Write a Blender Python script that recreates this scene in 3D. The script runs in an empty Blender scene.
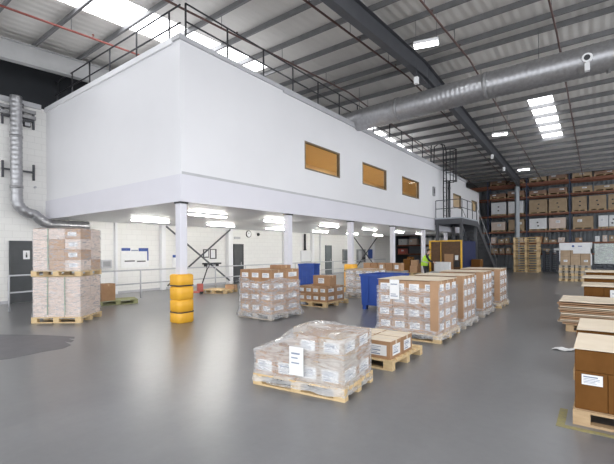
import bpy, bmesh, math, random
from mathutils import Vector, Matrix, noise
random.seed(7)
C = bpy.context.scene.collection
PI = math.pi
# ------------------------------------------------------------------ materials
MATS = {}
def nmat(name):
    m = bpy.data.materials.new(name); m.use_nodes = True
    nt = m.node_tree; b = nt.nodes['Principled BSDF']
    MATS[name] = m
    return m, nt, b
def node(nt, t, **kw):
    n = nt.nodes.new(t)
    for k, v in kw.items():
        if k in n.inputs: n.inputs[k].default_value = v
        else: setattr(n, k, v)
    return n
def varied(name, c1, c2, scale=6, rough=.6, metal=0., bump=0., stretch=(1, 1, 1), coords='Object', detail=5, spec=.5):
    m, nt, b = nmat(name)
    tc = node(nt, 'ShaderNodeTexCoord'); mp = node(nt, 'ShaderNodeMapping'); mp.inputs['Scale'].default_value = stretch
    no = node(nt, 'ShaderNodeTexNoise', Scale=scale, Detail=detail, Roughness=.6)
    cr = node(nt, 'ShaderNodeValToRGB')
    cr.color_ramp.elements[0].position = .3; cr.color_ramp.elements[1].position = .7
    cr.color_ramp.elements[0].color = (*c1, 1); cr.color_ramp.elements[1].color = (*c2, 1)
    L = nt.links.new
    L(tc.outputs[coords], mp.inputs['Vector']); L(mp.outputs[0], no.inputs['Vector'])
    L(no.outputs['Fac'], cr.inputs[0]); L(cr.outputs[0], b.inputs['Base Color'])
    b.inputs['Roughness'].default_value = rough; b.inputs['Metallic'].default_value = metal
    b.inputs['Specular IOR Level'].default_value = spec
    if bump:
        bp = node(nt, 'ShaderNodeBump', Strength=bump, Distance=.01); L(no.outputs['Fac'], bp.inputs['Height']); L(bp.outputs[0], b.inputs['Normal'])
    return m
def emit(name, col, s):
    m, nt, b = nmat(name)
    b.inputs['Base Color'].default_value = (*col, 1); b.inputs['Emission Color'].default_value = (*col, 1); b.inputs['Emission Strength'].default_value = s
    return m
cardboard = [varied('cardboard_a', (.36, .21, .115), (.43, .255, .145), 5, .75, bump=.05, spec=.25),
             varied('cardboard_b', (.31, .18, .10), (.38, .225, .125), 5, .75, bump=.05, spec=.25),
             varied('cardboard_c', (.42, .26, .155), (.48, .30, .18), 5, .75, bump=.05, spec=.25)]
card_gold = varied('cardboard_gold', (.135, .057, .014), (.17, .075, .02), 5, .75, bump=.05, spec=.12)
card_pink = varied('cardboard_pale', (.64, .52, .45), (.70, .58, .51), 4, .75, spec=.25)
card_white = varied('cardboard_white', (.70, .71, .73), (.80, .80, .81), 4, .6, spec=.3)
card_dim = varied('cardboard_dim', (.38, .28, .19), (.48, .36, .25), 4, .75, spec=.2)
card_sheet = varied('cardboard_sheet', (.72, .61, .47), (.79, .69, .55), 4, .7, spec=.3)
tape_m = varied('tape_tan', (.50, .34, .19), (.56, .38, .22), 6, .3)
tape_clear = varied('tape_pale', (.62, .52, .40), (.70, .60, .48), 6, .3)
paper = varied('label_paper', (.80, .80, .80), (.86, .86, .86), 8, .5)
ink = varied('print_ink', (.20, .24, .33), (.28, .32, .42), 30, .6)
pine = varied('pallet_pine', (.56, .40, .20), (.72, .54, .31), 4, .7, bump=.1, stretch=(1, 6, 6))
pine_old = varied('pallet_pine_old', (.40, .27, .15), (.55, .39, .23), 4, .75, bump=.1, stretch=(1, 6, 6))
pine_grey = varied('pallet_grey', (.36, .31, .26), (.50, .44, .37), 4, .75, bump=.1, stretch=(1, 6, 6))
pallet_dark = varied('pallet_dark_plastic', (.03, .035, .05), (.06, .065, .08), 5, .5)
white_paint = varied('white_paint', (.80, .80, .81), (.83, .83, .84), 2, .45)
clad_white = varied('white_cladding', (.77, .765, .785), (.80, .795, .815), .6, .35)
fascia_m = varied('fascia_lilac_white', (.70, .69, .745), (.73, .72, .775), .7, .35)
grey_trim = varied('grey_trim', (.46, .46, .48), (.53, .53, .55), 2, .4)
steel_grey = varied('steel_grey', (.06, .063, .072), (.08, .083, .092), 2, .5)
galv = varied('galvanised', (.26, .26, .265), (.36, .36, .365), 8, .4, .35)
purlin_m = varied('purlin_grey', (.17, .17, .175), (.22, .22, .225), 3, .45, .2)
galv_light = varied('galvanised_light', (.34, .34, .35), (.44, .44, .455), 9, .36, .7)
black_m = varied('black_metal', (.02, .02, .023), (.035, .035, .04), 6, .5)
dark_gap = varied('dark_void', (.015, .017, .022), (.022, .025, .03), 1, .6)  # near-black tone imitates the unlit bay beyond the left wall
pipe_red = varied('pipe_red', (.20, .05, .04), (.25, .065, .05), 6, .4)
pipe_brown = varied('pipe_brown', (.085, .045, .04), (.12, .06, .05), 6, .45)
door_m = varied('door_charcoal', (.055, .06, .065), (.075, .08, .085), 2, .5)
door_g = varied('door_grey', (.13, .15, .16), (.17, .19, .20), 2, .5)
yellow_p = varied('yellow_plastic', (.82, .42, .03), (.88, .47, .045), 4, .4)
yellow_paint = varied('yellow_paint', (.70, .40, .03), (.78, .46, .05), 4, .45)
blue_p = varied('blue_plastic', (.014, .055, .29), (.02, .075, .36), 3, .4)
navy_m = varied('navy_paint', (.012, .022, .075), (.018, .03, .10), 3, .45)
rack_orange = varied('rack_orange', (.19, .068, .036), (.24, .088, .046), 3, .5)
rack_dark = varied('rack_upright', (.03, .04, .08), (.05, .06, .10), 3, .5)
brown_mesh = varied('brown_guard', (.09, .045, .02), (.14, .07, .03), 9, .6)
office_wall = varied('office_orange', (.76, .60, .38), (.80, .64, .41), 1, .6)
red_paint = varied('red_paint', (.45, .10, .08), (.55, .15, .12), 4, .4)
hivis = varied('hivis_green', (.45, .75, .05), (.52, .85, .08), 8, .6)
cloth_dark = varied('cloth_dark', (.015, .015, .02), (.03, .03, .04), 8, .8)
skin_m = varied('skin', (.55, .33, .25), (.60, .37, .28), 6, .5)
hair_m = varied('hair_brown', (.05, .03, .02), (.08, .05, .03), 12, .6)
board_blue = varied('sign_blue', (.02, .06, .26), (.03, .08, .32), 4, .4)
light_on = emit('tube_light', (1, .98, .92), 85)
highbay_on = emit('high_bay_light', (.95, .98, 1), 18)
office_lamp = emit('office_light', (1, .93, .8), 45)
sky_on = emit('rooflight_sheet', (.95, .97, 1.0), 3.6)
# floor
m, nt, b = nmat('polished_concrete'); L = nt.links.new
tc = node(nt, 'ShaderNodeTexCoord')
n1 = node(nt, 'ShaderNodeTexNoise', Scale=.55, Detail=6, Roughness=.6); n2 = node(nt, 'ShaderNodeTexNoise', Scale=7, Detail=8, Roughness=.7)
mp = node(nt, 'ShaderNodeMapping'); mp.inputs['Scale'].default_value = (1, .35, 1); mp.inputs['Rotation'].default_value = (0, 0, .35)
L(tc.outputs['Object'], mp.inputs[0]); L(mp.outputs[0], n1.inputs['Vector']); L(tc.outputs['Object'], n2.inputs['Vector'])
cr = node(nt, 'ShaderNodeValToRGB'); cr.color_ramp.elements[0].position = .3; cr.color_ramp.elements[1].position = .72
cr.color_ramp.elements[0].color = (.135, .135, .14, 1); cr.color_ramp.elements[1].color = (.22, .22, .225, 1)
mx = node(nt, 'ShaderNodeMix', data_type='RGBA', blend_type='MULTIPLY'); mx.inputs[0].default_value = .55
cr2 = node(nt, 'ShaderNodeValToRGB'); cr2.color_ramp.elements[0].color = (.6, .6, .62, 1); cr2.color_ramp.elements[1].color = (1.15, 1.15, 1.15, 1)
L(n1.outputs['Fac'], cr.inputs[0]); L(n2.outputs['Fac'], cr2.inputs[0]); L(cr.outputs[0], mx.inputs[6]); L(cr2.outputs[0], mx.inputs[7])
L(mx.outputs[2], b.inputs['Base Color'])
mr = node(nt, 'ShaderNodeMapRange'); mr.inputs[3].default_value = .2; mr.inputs[4].default_value = .46
L(n1.outputs['Fac'], mr.inputs[0]); L(mr.outputs[0], b.inputs['Roughness'])
b.inputs['Specular IOR Level'].default_value = .6; b.inputs['Coat Weight'].default_value = .35; b.inputs['Coat Roughness'].default_value = .3
floor_m = m
stain_m = varied('resin_patch', (.12, .115, .125), (.15, .145, .155), 3, .5)
# painted block wall
m, nt, b = nmat('painted_block'); L = nt.links.new
tc = node(nt, 'ShaderNodeTexCoord'); sp = node(nt, 'ShaderNodeSeparateXYZ'); cb = node(nt, 'ShaderNodeCombineXYZ')
br = node(nt, 'ShaderNodeTexBrick', Scale=1.0)
br.inputs['Color1'].default_value = (.80, .79, .765, 1); br.inputs['Color2'].default_value = (.82, .81, .785, 1); br.inputs['Mortar'].default_value = (.72, .71, .69, 1)
br.inputs['Mortar Size'].default_value = .008; br.inputs['Brick Width'].default_value = .45; br.inputs['Row Height'].default_value = .225
L(tc.outputs['Object'], sp.inputs[0]); L(sp.outputs['Y'], cb.inputs[0]); L(sp.outputs['Z'], cb.inputs[1]); L(cb.outputs[0], br.inputs['Vector'])
L(br.outputs['Color'], b.inputs['Base Color']); b.inputs['Roughness'].default_value = .55
bp = node(nt, 'ShaderNodeBump', Strength=.3, Distance=.01, invert=True); L(br.outputs['Fac'], bp.inputs['Height']); L(bp.outputs[0], b.inputs['Normal'])
block_m = m
# roof sheet with ribs
def ribbed(name, c, axis, freq, strength):
    m, nt, b = nmat(name); L = nt.links.new
    tc = node(nt, 'ShaderNodeTexCoord'); wv = node(nt, 'ShaderNodeTexWave', Scale=freq, bands_direction=axis)
    L(tc.outputs['Object'], wv.inputs['Vector'])
    bp = node(nt, 'ShaderNodeBump', Strength=strength, Distance=.03); L(wv.outputs['Fac'], bp.inputs['Height']); L(bp.outputs[0], b.inputs['Normal'])
    no = node(nt, 'ShaderNodeTexNoise', Scale=.7, Detail=5); L(tc.outputs['Object'], no.inputs['Vector'])
    cr = node(nt, 'ShaderNodeValToRGB'); cr.color_ramp.elements[0].position = .3; cr.color_ramp.elements[1].position = .7
    cr.color_ramp.elements[0].color = (*[k * .92 for k in c], 1); cr.color_ramp.elements[1].color = (*c, 1)
    L(no.outputs['Fac'], cr.inputs[0]); L(cr.outputs[0], b.inputs['Base Color']); b.inputs['Roughness'].default_value = .5
    return m
roof_m = ribbed('roof_liner', (.76, .735, .70), 'X', 1.1, .5)
backclad_m = ribbed('grey_profiled_cladding', (.20, .22, .24), 'X', 1.0, .6)
# stretch film
def film_mat(name, lo, hi, col=(.82, .83, .86), sc=7):
    m, nt, b = nmat(name); L = nt.links.new
    nt.nodes.remove(b); out = [n for n in nt.nodes if n.type == 'OUTPUT_MATERIAL'][0]
    tr = node(nt, 'ShaderNodeBsdfTransparent'); pr = node(nt, 'ShaderNodeBsdfPrincipled'); mi = node(nt, 'ShaderNodeMixShader')
    pr.inputs['Base Color'].default_value = (*col, 1); pr.inputs['Roughness'].default_value = .22
    tc = node(nt, 'ShaderNodeTexCoord'); mp = node(nt, 'ShaderNodeMapping'); mp.inputs['Scale'].default_value = (.6, .6, 3.0)
    no = node(nt, 'ShaderNodeTexNoise', Scale=sc, Detail=6, Roughness=.65, Distortion=1.2)
    mr = node(nt, 'ShaderNodeMapRange'); mr.inputs[1].default_value = .35; mr.inputs[2].default_value = .7; mr.inputs[3].default_value = lo; mr.inputs[4].default_value = hi
    L(tc.outputs['Object'], mp.inputs[0]); L(mp.outputs[0], no.inputs['Vector']); L(no.outputs['Fac'], mr.inputs[0])
    bp = node(nt, 'ShaderNodeBump', Strength=.3, Distance=.02); L(no.outputs['Fac'], bp.inputs['Height']); L(bp.outputs[0], pr.inputs['Normal'])
    L(mr.outputs[0], mi.inputs[0]); L(tr.outputs[0], mi.inputs[1]); L(pr.outputs[0], mi.inputs[2]); L(mi.outputs[0], out.inputs[0])
    return m
film_m = film_mat('stretch_film', .12, .5)
film_thin = film_mat('stretch_film_thin', .07, .45)
film_heavy = film_mat('stretch_film_loose', .16, .66, (.82, .82, .82), 5)
m, nt, b = nmat('window_glass')
b.inputs['Base Color'].default_value = (1, .95, .84, 1); b.inputs['Transmission Weight'].default_value = 1; b.inputs['Roughness'].default_value = 0; b.inputs['IOR'].default_value = 1.05
glass_m = m
# ------------------------------------------------------------------ mesh helpers
class MB:
    def __init__(s): s.v = []; s.f = []; s.mi = []; s.sm = []
    def quad(s, vs, mi=0, smooth=False):
        n = len(s.v); s.v += [tuple(v) for v in vs]; s.f.append(tuple(range(n, n + len(vs)))); s.mi.append(mi); s.sm.append(smooth)
    def box(s, x0, x1, y0, y1, z0, z1, mi=0, M=None):
        p = [Vector(q) for q in ((x0, y0, z0), (x1, y0, z0), (x1, y1, z0), (x0, y1, z0), (x0, y0, z1), (x1, y0, z1), (x1, y1, z1), (x0, y1, z1))]
        if M: p = [M @ q for q in p]
        n = len(s.v); s.v += [tuple(q) for q in p]
        for f in ((3, 2, 1, 0), (4, 5, 6, 7), (0, 1, 5, 4), (1, 2, 6, 5), (2, 3, 7, 6), (3, 0, 4, 7)):
            s.f.append(tuple(n + i for i in f)); s.mi.append(mi); s.sm.append(False)
        return s
    def bar(s, a, b, w, h, mi=0, up=(0, 0, 1)):       # rectangular bar a->b
        a = Vector(a); b = Vector(b); d = (b - a); l = d.length; d.normalize()
        u = Vector(up)
        if abs(d.dot(u)) > .98: u = Vector((0, 1, 0))
        x = d.cross(u).normalized(); z = x.cross(d).normalized()
        M = Matrix((x, d, z)).transposed().to_4x4(); M.translation = a
        return s.box(-w / 2, w / 2, 0, l, -h / 2, h / 2, mi, M)
    def tube(s, pts, r, n=10, mi=0, caps=True):
        pts = [Vector(p) for p in pts]; rings = []
        pn = None
        for i, p in enumerate(pts):
            d = (pts[min(i + 1, len(pts) - 1)] - pts[max(i - 1, 0)]).normalized()
            if pn is None:
                u = Vector((0, 0, 1)) if abs(d.z) < .9 else Vector((1, 0, 0))
                pn = d.cross(u).normalized()
            else:
                pn = (pn - d * pn.dot(d)).normalized()
            q = d.cross(pn)
            rr = r[i] if isinstance(r, (list, tuple)) else r
            base = len(s.v)
            for k in range(n):
                a = 2 * PI * k / n; s.v.append(tuple(p + pn * math.cos(a) * rr + q * math.sin(a) * rr))
            rings.append(base)
        for i in range(len(rings) - 1):
            for k in range(n):
                a, b = rings[i], rings[i + 1]; k2 = (k + 1) % n
                s.f.append((a + k, a + k2, b + k2, b + k)); s.mi.append(mi); s.sm.append(True)
        if caps:
            s.f.append(tuple(rings[0] + k for k in reversed(range(n)))); s.mi.append(mi); s.sm.append(False)
            s.f.append(tuple(rings[-1] + k for k in range(n))); s.mi.append(mi); s.sm.append(False)
        return s
    def mesh(s, name, mats):
        me = bpy.data.meshes.new(name); me.from_pydata(s.v, [], s.f)
        for k in (mats if isinstance(mats, (list, tuple)) else [mats]): me.materials.append(k)
        me.polygons.foreach_set('material_index', s.mi); me.polygons.foreach_set('use_smooth', s.sm); me.update()
        return me
    def build(s, name, mats, parent=None, loc=(0, 0, 0), rz=0, bevel=0):
        return link(s.mesh(name, mats), name, parent, loc, rz, bevel)
def link(me, name, parent=None, loc=(0, 0, 0), rz=0, bevel=0):
    o = bpy.data.objects.new(name, me); C.objects.link(o); o.location = loc; o.rotation_euler = (0, 0, rz)
    if parent: o.parent = parent
    if bevel:
        md = o.modifiers.new('bevel', 'BEVEL'); md.width = bevel; md.segments = 2; md.limit_method = 'ANGLE'
    return o
def tag(o, label, cat, group=None, kind=None):
    o['label'] = label; o['category'] = cat
    if group: o['group'] = group
    if kind: o['kind'] = kind
    return o
def thing(name, label, cat, loc=(0, 0, 0), rz=0, group=None):
    o = bpy.data.objects.new(name, None); C.objects.link(o); o.location = loc; o.rotation_euler = (0, 0, rz)
    o.empty_display_size = .1
    return tag(o, label, cat, group)
def struct(o, label=None, cat=None):
    o['kind'] = 'structure'
    if label: o['label'] = label
    if cat: o['category'] = cat
    return o
def box1(name, mat, dims, **kw): return MB().box(*dims).build(name, mat, **kw)
ORD = ['first', 'second', 'third', 'fourth', 'fifth', 'sixth', 'seventh', 'eighth', 'ninth', 'tenth', 'eleventh', 'twelfth', 'thirteenth', 'fourteenth', 'fifteenth', 'sixteenth', 'seventeenth', 'eighteenth', 'nineteenth', 'twentieth']
# ------------------------------------------------------------------ the hall
XL, ZL = -16.1, 6.9
def zr(y): return 9.15 - .06 * abs(y - 14.8)
def S(o, lab, cat): return struct(o, lab, cat)
S(box1('floor', floor_m, (-16.5, 15, -9, 41, -.25, 0)), 'grey polished concrete warehouse floor', 'floor')
S(box1('wall_left', block_m, (XL - .2, XL, -9, 35.6, 0, ZL)), 'white painted blockwork wall on the left under the white upper storey', 'wall')
S(box1('wall_back', backclad_m, (-16.5, 15, 40, 40.2, 0, 7.9)), 'dark grey profiled cladding wall behind the pallet racking', 'wall')
S(box1('void_panel_left', dark_gap, (XL - .4, XL - .25, -9, 40, 0, 9.3)), 'dark panel standing in for the unlit bay above the white left wall', 'wall')  # dark sheet in place of the shaded open bay behind
S(box1('trim_1', grey_trim, (XL - .22, XL + .05, -9, 5.6, ZL - .05, ZL + .12)), 'pale grey capping along the top of the left wall', 'trim')
S(box1('baseboard_left', grey_trim, (XL, XL + .03, -9, 35.6, 0, .1)), 'grey skirting strip along the foot of the white left wall', 'baseboard')
# roof with rooflight openings
SKY = [(-11.75, -10.35, 3.9, 11.5), (-11.75, -10.35, 20.2, 27.2), (-2.75, -1.75, 20.6, 28.1), (-2.9, -1.6, -7.5, 9.0), (5.5, 7.0, -7.5, 9.0), (5.5, 7.0, 20.6, 28.1)]  # strips over the camera and past the right edge: unseen, added for top light
mb = MB()
xs = sorted({-16.3, 15.} | {k for s_ in SKY for k in s_[:2]}); ys = sorted({-9., 41., 14.8} | {k for s_ in SKY for k in s_[2:]})
for i in range(len(xs) - 1):
    for j in range(len(ys) - 1):
        xm, ym = (xs[i] + xs[i + 1]) / 2, (ys[j] + ys[j + 1]) / 2
        if any(a < xm < b_ and c < ym < d for a, b_, c, d in SKY): continue
        a, b_, c, d = xs[i], xs[i + 1], ys[j], ys[j + 1]
        mb.quad([(a, d, zr(d)), (b_, d, zr(d)), (b_, c, zr(c)), (a, c, zr(c))])
        mb.quad([(a, c, zr(c) + .08), (b_, c, zr(c) + .08), (b_, d, zr(d) + .08), (a, d, zr(d) + .08)])
S(mb.build('ceiling', roof_m), 'cream ribbed metal roof lining over the whole hall', 'ceiling')
for k, (a, b_, c, d) in enumerate(SKY):
    mb = MB(); n = 24
    for j in range(n):
        y0, y1 = c + (d - c) * j / n, c + (d - c) * (j + 1) / n
        mb.quad([(a, y1, zr(y1) + .03), (b_, y1, zr(y1) + .03), (b_, y0, zr(y0) + .03), (a, y0, zr(y0) + .03)])
    S(mb.build('window_%d' % (k + 5), sky_on), ['bright rooflight strip above the near end of the white upper storey', 'bright rooflight strip above the far end of the white upper storey', 'bright rooflight strip in the roof slope at upper right', 'added unseen rooflight strip above the camera over the aisle', 'added rooflight strip above the right side, outside the view', 'far added rooflight strip outside the view at right'][k], 'rooflight')
ypur = [14.4 - 1.35 * k for k in range(9)] + [15.2 + 1.35 * k for k in range(17)]
for y in sorted(ypur):
    mb = MB(); z = zr(y)
    mb.box(-16.25, 14.9, y - .004, y + .004, z - .2, z - .001); mb.box(-16.25, 14.9, y - .07, y, z - .206, z - .196); mb.box(-16.25, 14.9, y, y + .07, z - .012, z - .002)
    S(mb.build('purlin', purlin_m), 'galvanised roof purlin running the width of the hall', 'purlin')['group'] = 'roof purlins'
def rafter(x, mat, lab):
    mb = MB()
    for (y0, y1) in ((-8.8, 14.8), (14.8, 36.9)):
        a, b_ = zr(y0) - .22, zr(y1) - .22
        for x0, x1, t0, t1 in ((x - .008, x + .008, .02, .6), (x - .12, x + .12, .0, .02), (x - .12, x + .12, .6, .62)):
            p = [(x0, y0, a - t1), (x1, y0, a - t1), (x1, y1, b_ - t1), (x0, y1, b_ - t1), (x0, y0, a - t0), (x1, y0, a - t0), (x1, y1, b_ - t0), (x0, y1, b_ - t0)]
            n = len(mb.v); mb.v += p
            for f in ((3, 2, 1, 0), (4, 5, 6, 7), (0, 1, 5, 4), (1, 2, 6, 5), (2, 3, 7, 6), (3, 0, 4, 7)):
                mb.f.append(tuple(n + i for i in f)); mb.mi.append(0); mb.sm.append(False)
    # haunches at the ridge and at the far eaves
    for yy in (14.8, 36.6):
        s_ = 1.6; zb = zr(yy) - .84
        for sg in ((-1, 1) if yy < 20 else (-1,)):
            y2 = yy + sg * s_; z2 = zr(y2) - .84
            mb.quad([(x - .1, yy, zb - .22), (x + .1, yy, zb - .22), (x + .1, y2, z2), (x - .1, y2, z2)])
            for sx in (-.008, .008):
                mb.quad([(x + sx, yy, zb - .22), (x + sx, y2, z2), (x + sx, yy, zb)])
    return S(mb.build('rafter', mat), lab, 'rafter')
rafter(-5.4, steel_grey, 'deep grey steel rafter crossing the roof above the open aisle')
rafter(-14.6, varied('lit_steel', (.42, .42, .42), (.48, .48, .48), 2, .5), 'steel rafter coloured as if lit over the left end of the white upper storey')  # same steel as the aisle rafter, its lit look put into the colour
mb = MB(); mb.box(-.13, .13, -.15, -.135, 0, 6.95); mb.box(-.13, .13, .135, .15, 0, 6.95); mb.box(-.006, .006, -.135, .135, 0, 6.95)
S(mb.build('column', varied('column_grey', (.30, .33, .36), (.36, .39, .42), 2, .45), loc=(-5.5, 36.2, 0), rz=.55), 'grey steel stanchion standing before the racking under the rafter', 'column')
# sprinkler pipes
def pipe(x, ms, lab, drop=.55, y0=-6, y1=37, r=.03):
    t = thing('sprinkler_pipe', lab, 'pipe', (x, 14.8, zr(14.8) - drop), 0, 'roof sprinkler pipes')
    z = lambda y: zr(y) - zr(14.8)
    MB().tube([(0, y0 - 14.8, z(y0)), (0, 0, 0), (0, y1 - 14.8, z(y1))], r, 8).build('main_pipe', ms, t)
    for y in [4.95, 7.65, 10.35, 13.05, 16.55, 19.25, 21.95, 24.65]:
        yy = y - 14.8
        MB().tube([(0, yy, z(y) + .02), (0, yy, z(y) + drop - .2)], .008, 6).build('hanger', steel_grey, t)
        mb = MB(); mb.tube([(0, yy + .6, z(y + .6)), (0, yy + .6, z(y + .6) + .1)], .012, 6); mb.tube([(0, yy + .6, z(y + .6) + .1), (0, yy + .6, z(y + .6) + .12)], .03, 8)
        mb.build('sprinkler_head', ms, t)
pipe(-12.0, pipe_red, 'bright red sprinkler pipe under the roof at upper left')
pipe(-8.75, pipe_brown, 'dark sprinkler pipe right above the long railing of the white upper storey')
pipe(-6.05, pipe_brown, 'dark brown sprinkler pipe just left of the deep grey rafter', .6)
pipe(-3.75, pipe_brown, 'dark brown sprinkler pipe just right of the deep grey rafter', .6)
pipe(-1.08, pipe_brown, 'dark brown sprinkler pipe nearest the right edge of the photo', .6)
# big spiral duct under the ridge
t = thing('ventilation_duct', 'large silver spiral air duct hung across the roof below the ridge', 'duct', (-3, 14.0, 7.13))
def spiral(pts, r, name, parent):
    P = [Vector(p) for p in pts]; q = []; rad = []
    for i in range(len(P) - 1):
        n = max(2, int((P[i + 1] - P[i]).length / .04))
        for k in range(n + (i == len(P) - 2)):
            q.append(P[i].lerp(P[i + 1], k / n)); rad.append(r + (.012 if len(q) % 4 == 0 else 0))
    return MB().tube(q, rad, 20).build(name, galv_light, parent)
RD = .42
spiral([(-9.6, .75, 0), (-.02, .0, 0)], RD, 'duct_section', t); spiral([(.02, 0, 0), (6.5, -.15, 0)], RD, 'duct_section', t)
for x in (0, -3.2, 3.2):
    MB().tube([(x - .05, -.02 - .07 * min(x, 0), 0), (x + .05, -.02 - .07 * min(x, 0), 0)], RD + .02, 20).build('joint_collar', galv, t)
for x in (-8, -5, -2, 1.5, 4.5):
    y = -.078 * x if x < 0 else -.02 * x
    mb = MB(); mb.tube([(x, y, RD), (x, y, 1.35)], .008, 6); mb.build('hanger', steel_grey, t)
nz = MB(); nz.tube([(2.72, -.40, -.05), (2.72, -.58, -.09)], [.15, .12], 14); nz.tube([(2.72, -.581, -.09), (2.72, -.585, -.091)], [.075, .07], 14, 0 + 1)
nz.box(2.66, 2.78, -.5, -.36, -.42, -.2); nz.build('jet_nozzle', [white_paint, black_m], t)
# high bay lights
for k, (x, y, lab) in enumerate([(-4.2, 11.7, 'white high bay light nearest the camera, left of the deep rafter'), (-4.15, 22.25, 'white high bay light midway along the aisle near the roof window'), (-4.2, 30.4, 'white high bay light farthest away, just before the pallet racking')]):
    t = thing('high_bay_light', lab, 'ceiling light', (x, y, zr(y) - 1.05), .25, 'high bay lights')
    hs = MB().box(-.36, .36, -.14, .14, .02, .12).build('housing', white_paint, t, bevel=.01)
    MB().box(-.34, .34, -.12, .12, .0, .019).build('diffuser', highbay_on, hs)
    for hx in (-.3, .3): MB().tube([(hx, 0, .12), (hx, 0, .95)], .005, 5).build('hanger', steel_grey, t)
for x, y, z, lab in ((-5.05, 13.1, 7.55, 'small cream box sensor hung beside the near rafter haunch'), (-5.0, 24.6, 7.1, 'small cream detector hung under the far part of the rafter'), (-5.0, 28.0, 6.95, 'second small cream detector farther along the rafter')):
    t = thing('detector', lab, 'detector', (x, y, z)); MB().box(-.07, .07, -.07, .07, -.12, .12).build('casing', white_paint, t, bevel=.01)
    MB().tube([(0, 0, .12), (0, 0, .6)], .008, 6).build('bracket', steel_grey, t)
# ------------------------------------------------------------------ white upper storey
XF, Y0, Y1 = -8.1, 5.77, 30.8
WIN = [(10.73, 13.0, 4.53, 5.5), (14.8, 17.14, 4.55, 5.5), (18.95, 21.28, 4.56, 5.52), (27.57, 29.48, 4.68, 5.64)]
mb = MB()
ys = sorted({Y0, Y1} | {k for w in WIN for k in w[:2]})
for j in range(len(ys) - 1):
    ym = (ys[j] + ys[j + 1]) / 2
    w = [w for w in WIN if w[0] < ym < w[1]]
    if w:
        mb.box(XF - .15, XF, ys[j], ys[j + 1], 3.59, w[0][2]); mb.box(XF - .15, XF, ys[j], ys[j + 1], w[0][3], 6.85)
    else: mb.box(XF - .15, XF, ys[j], ys[j + 1], 3.59, 6.85)
S(mb.build('wall_upper_long', clad_white), 'long white upper storey wall with four windows facing the aisle', 'wall')
S(box1('wall_upper_end', clad_white, (XL, XF - .15, Y0, Y0 + .15, 3.59, 6.85)), 'white end wall of the upper storey facing the camera', 'wall')
S(box1('ceiling_upper', white_paint, (XL + .05, XF - .16, Y0 + .16, Y1 - .16, 6.7, 6.8)), 'flat roof deck of the white upper storey', 'roof')
S(box1('ceiling_undercroft', white_paint, (XL, XF - .02, Y0 + .05, Y1, 2.95, 3.2)), 'white flat ceiling above the space below the upper storey', 'ceiling')
S(box1('trim_2', fascia_m, (XF - .1, XF + .035, Y0 - .035, Y1, 2.93, 3.59)), 'lilac white floor edge band along the long upper storey side', 'trim')
S(box1('trim_3', fascia_m, (XL, XF - .1, Y0 - .035, Y0 + .1, 2.93, 3.59)), 'lilac white floor edge band along the upper storey end', 'trim')
S(box1('trim_4', grey_trim, (XF - .1, XF + .02, Y0 + .03, Y1, 3.591, 3.66)), 'grey flashing line above the long floor edge band', 'trim')
S(MB().box(XF - .25, XF + .06, Y0 - .06, 9.6, 6.84, 6.95).box(XF - .25, XF + .07, 9.6, Y1, 6.78, 6.95).build('trim_5', grey_trim), 'grey parapet capping along the long upper storey side', 'trim')
S(box1('trim_6', clad_white, (XL, XF - .25, Y0 - .06, Y0 + .2, 6.80, 6.95)), 'white parapet capping along the upper storey end', 'trim')
EW = (32.4, 34.05, 4.8, 5.65)
mb = MB(); mb.box(XF - .15, XF, Y1, EW[0], 2.95, 6.47); mb.box(XF - .15, XF, EW[1], 34.8, 2.95, 6.47); mb.box(XF - .15, XF, EW[0], EW[1], 2.95, EW[2]); mb.box(XF - .15, XF, EW[0], EW[1], EW[3], 6.47)
mb.box(-11.6, XF - .15, 34.65, 34.8, 2.95, 6.47); mb.box(-11.6, XF - .15, Y1, 34.65, 2.95, 3.1); mb.box(-11.6, XF, Y1, 34.8, 6.4, 6.46)
S(mb.build('wall_extension', clad_white), 'lower white block beyond the end of the upper storey', 'wall')
S(box1('wall_upper_far', clad_white, (XL, XF - .15, Y1 - .15, Y1, 3.2, 6.85)), 'far end wall of the upper storey', 'wall')
# office behind the windows
S(box1('wall_office', office_wall, (-11.9, -11.8, Y0 + .2, Y1 - .2, 3.2, 6.2)), 'orange inner wall seen through the upper windows', 'wall')
S(box1('floor_office', office_wall, (-11.8, XF - .16, Y0 + .2, Y1 - .2, 3.2, 3.25)), 'floor of the orange lit offices', 'floor')
S(box1('ceiling_office', office_wall, (-11.8, XF - .16, Y0 + .2, Y1 - .2, 6.1, 6.2)), 'orange ceiling of the lit offices', 'ceiling')
S(box1('wall_office_end', office_wall, (-11.8, XF - .16, 34.4, 34.5, 3.2, 6.2)), 'orange end wall in the extension', 'wall')
for y, x in ((9.5, -9.6), (12.6, -10.6), (15.6, -9.4), (17.6, -10.8), (20.5, -9.5), (22.8, -10.6), (28.6, -9.6), (33.2, -9.6)):
    zc = 6.1 if y < 30 else 6.3
    t = thing('office_light', 'round office ceiling lamp seen through ' + {9.5: 'the nearest upper window, toward its near edge', 12.6: 'the nearest upper window, toward its far edge', 15.6: 'the second upper window, toward its near edge', 17.6: 'the second upper window, toward its far edge', 20.5: 'the third upper window, toward its near edge', 22.8: 'the third upper window, toward its far edge', 28.6: 'the window behind the platform railing', 33.2: 'the small window of the low far extension'}[y], 'ceiling light', (x, y, zc - .06), 0, 'office ceiling lamps')
    hs = MB().tube([(0, 0, .02), (0, 0, .06)], .2, 16).build('housing', white_paint, t)
    MB().tube([(0, 0, 0), (0, 0, .02)], .17, 16).build('diffuser', office_lamp, hs)
win_lab = ['nearest and largest looking orange lit window in the long white wall', 'second orange lit window along the long white wall', 'third orange lit window, last before the caged ladder', 'orange lit window behind the platform railing', 'small bright window in the low far extension']
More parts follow.
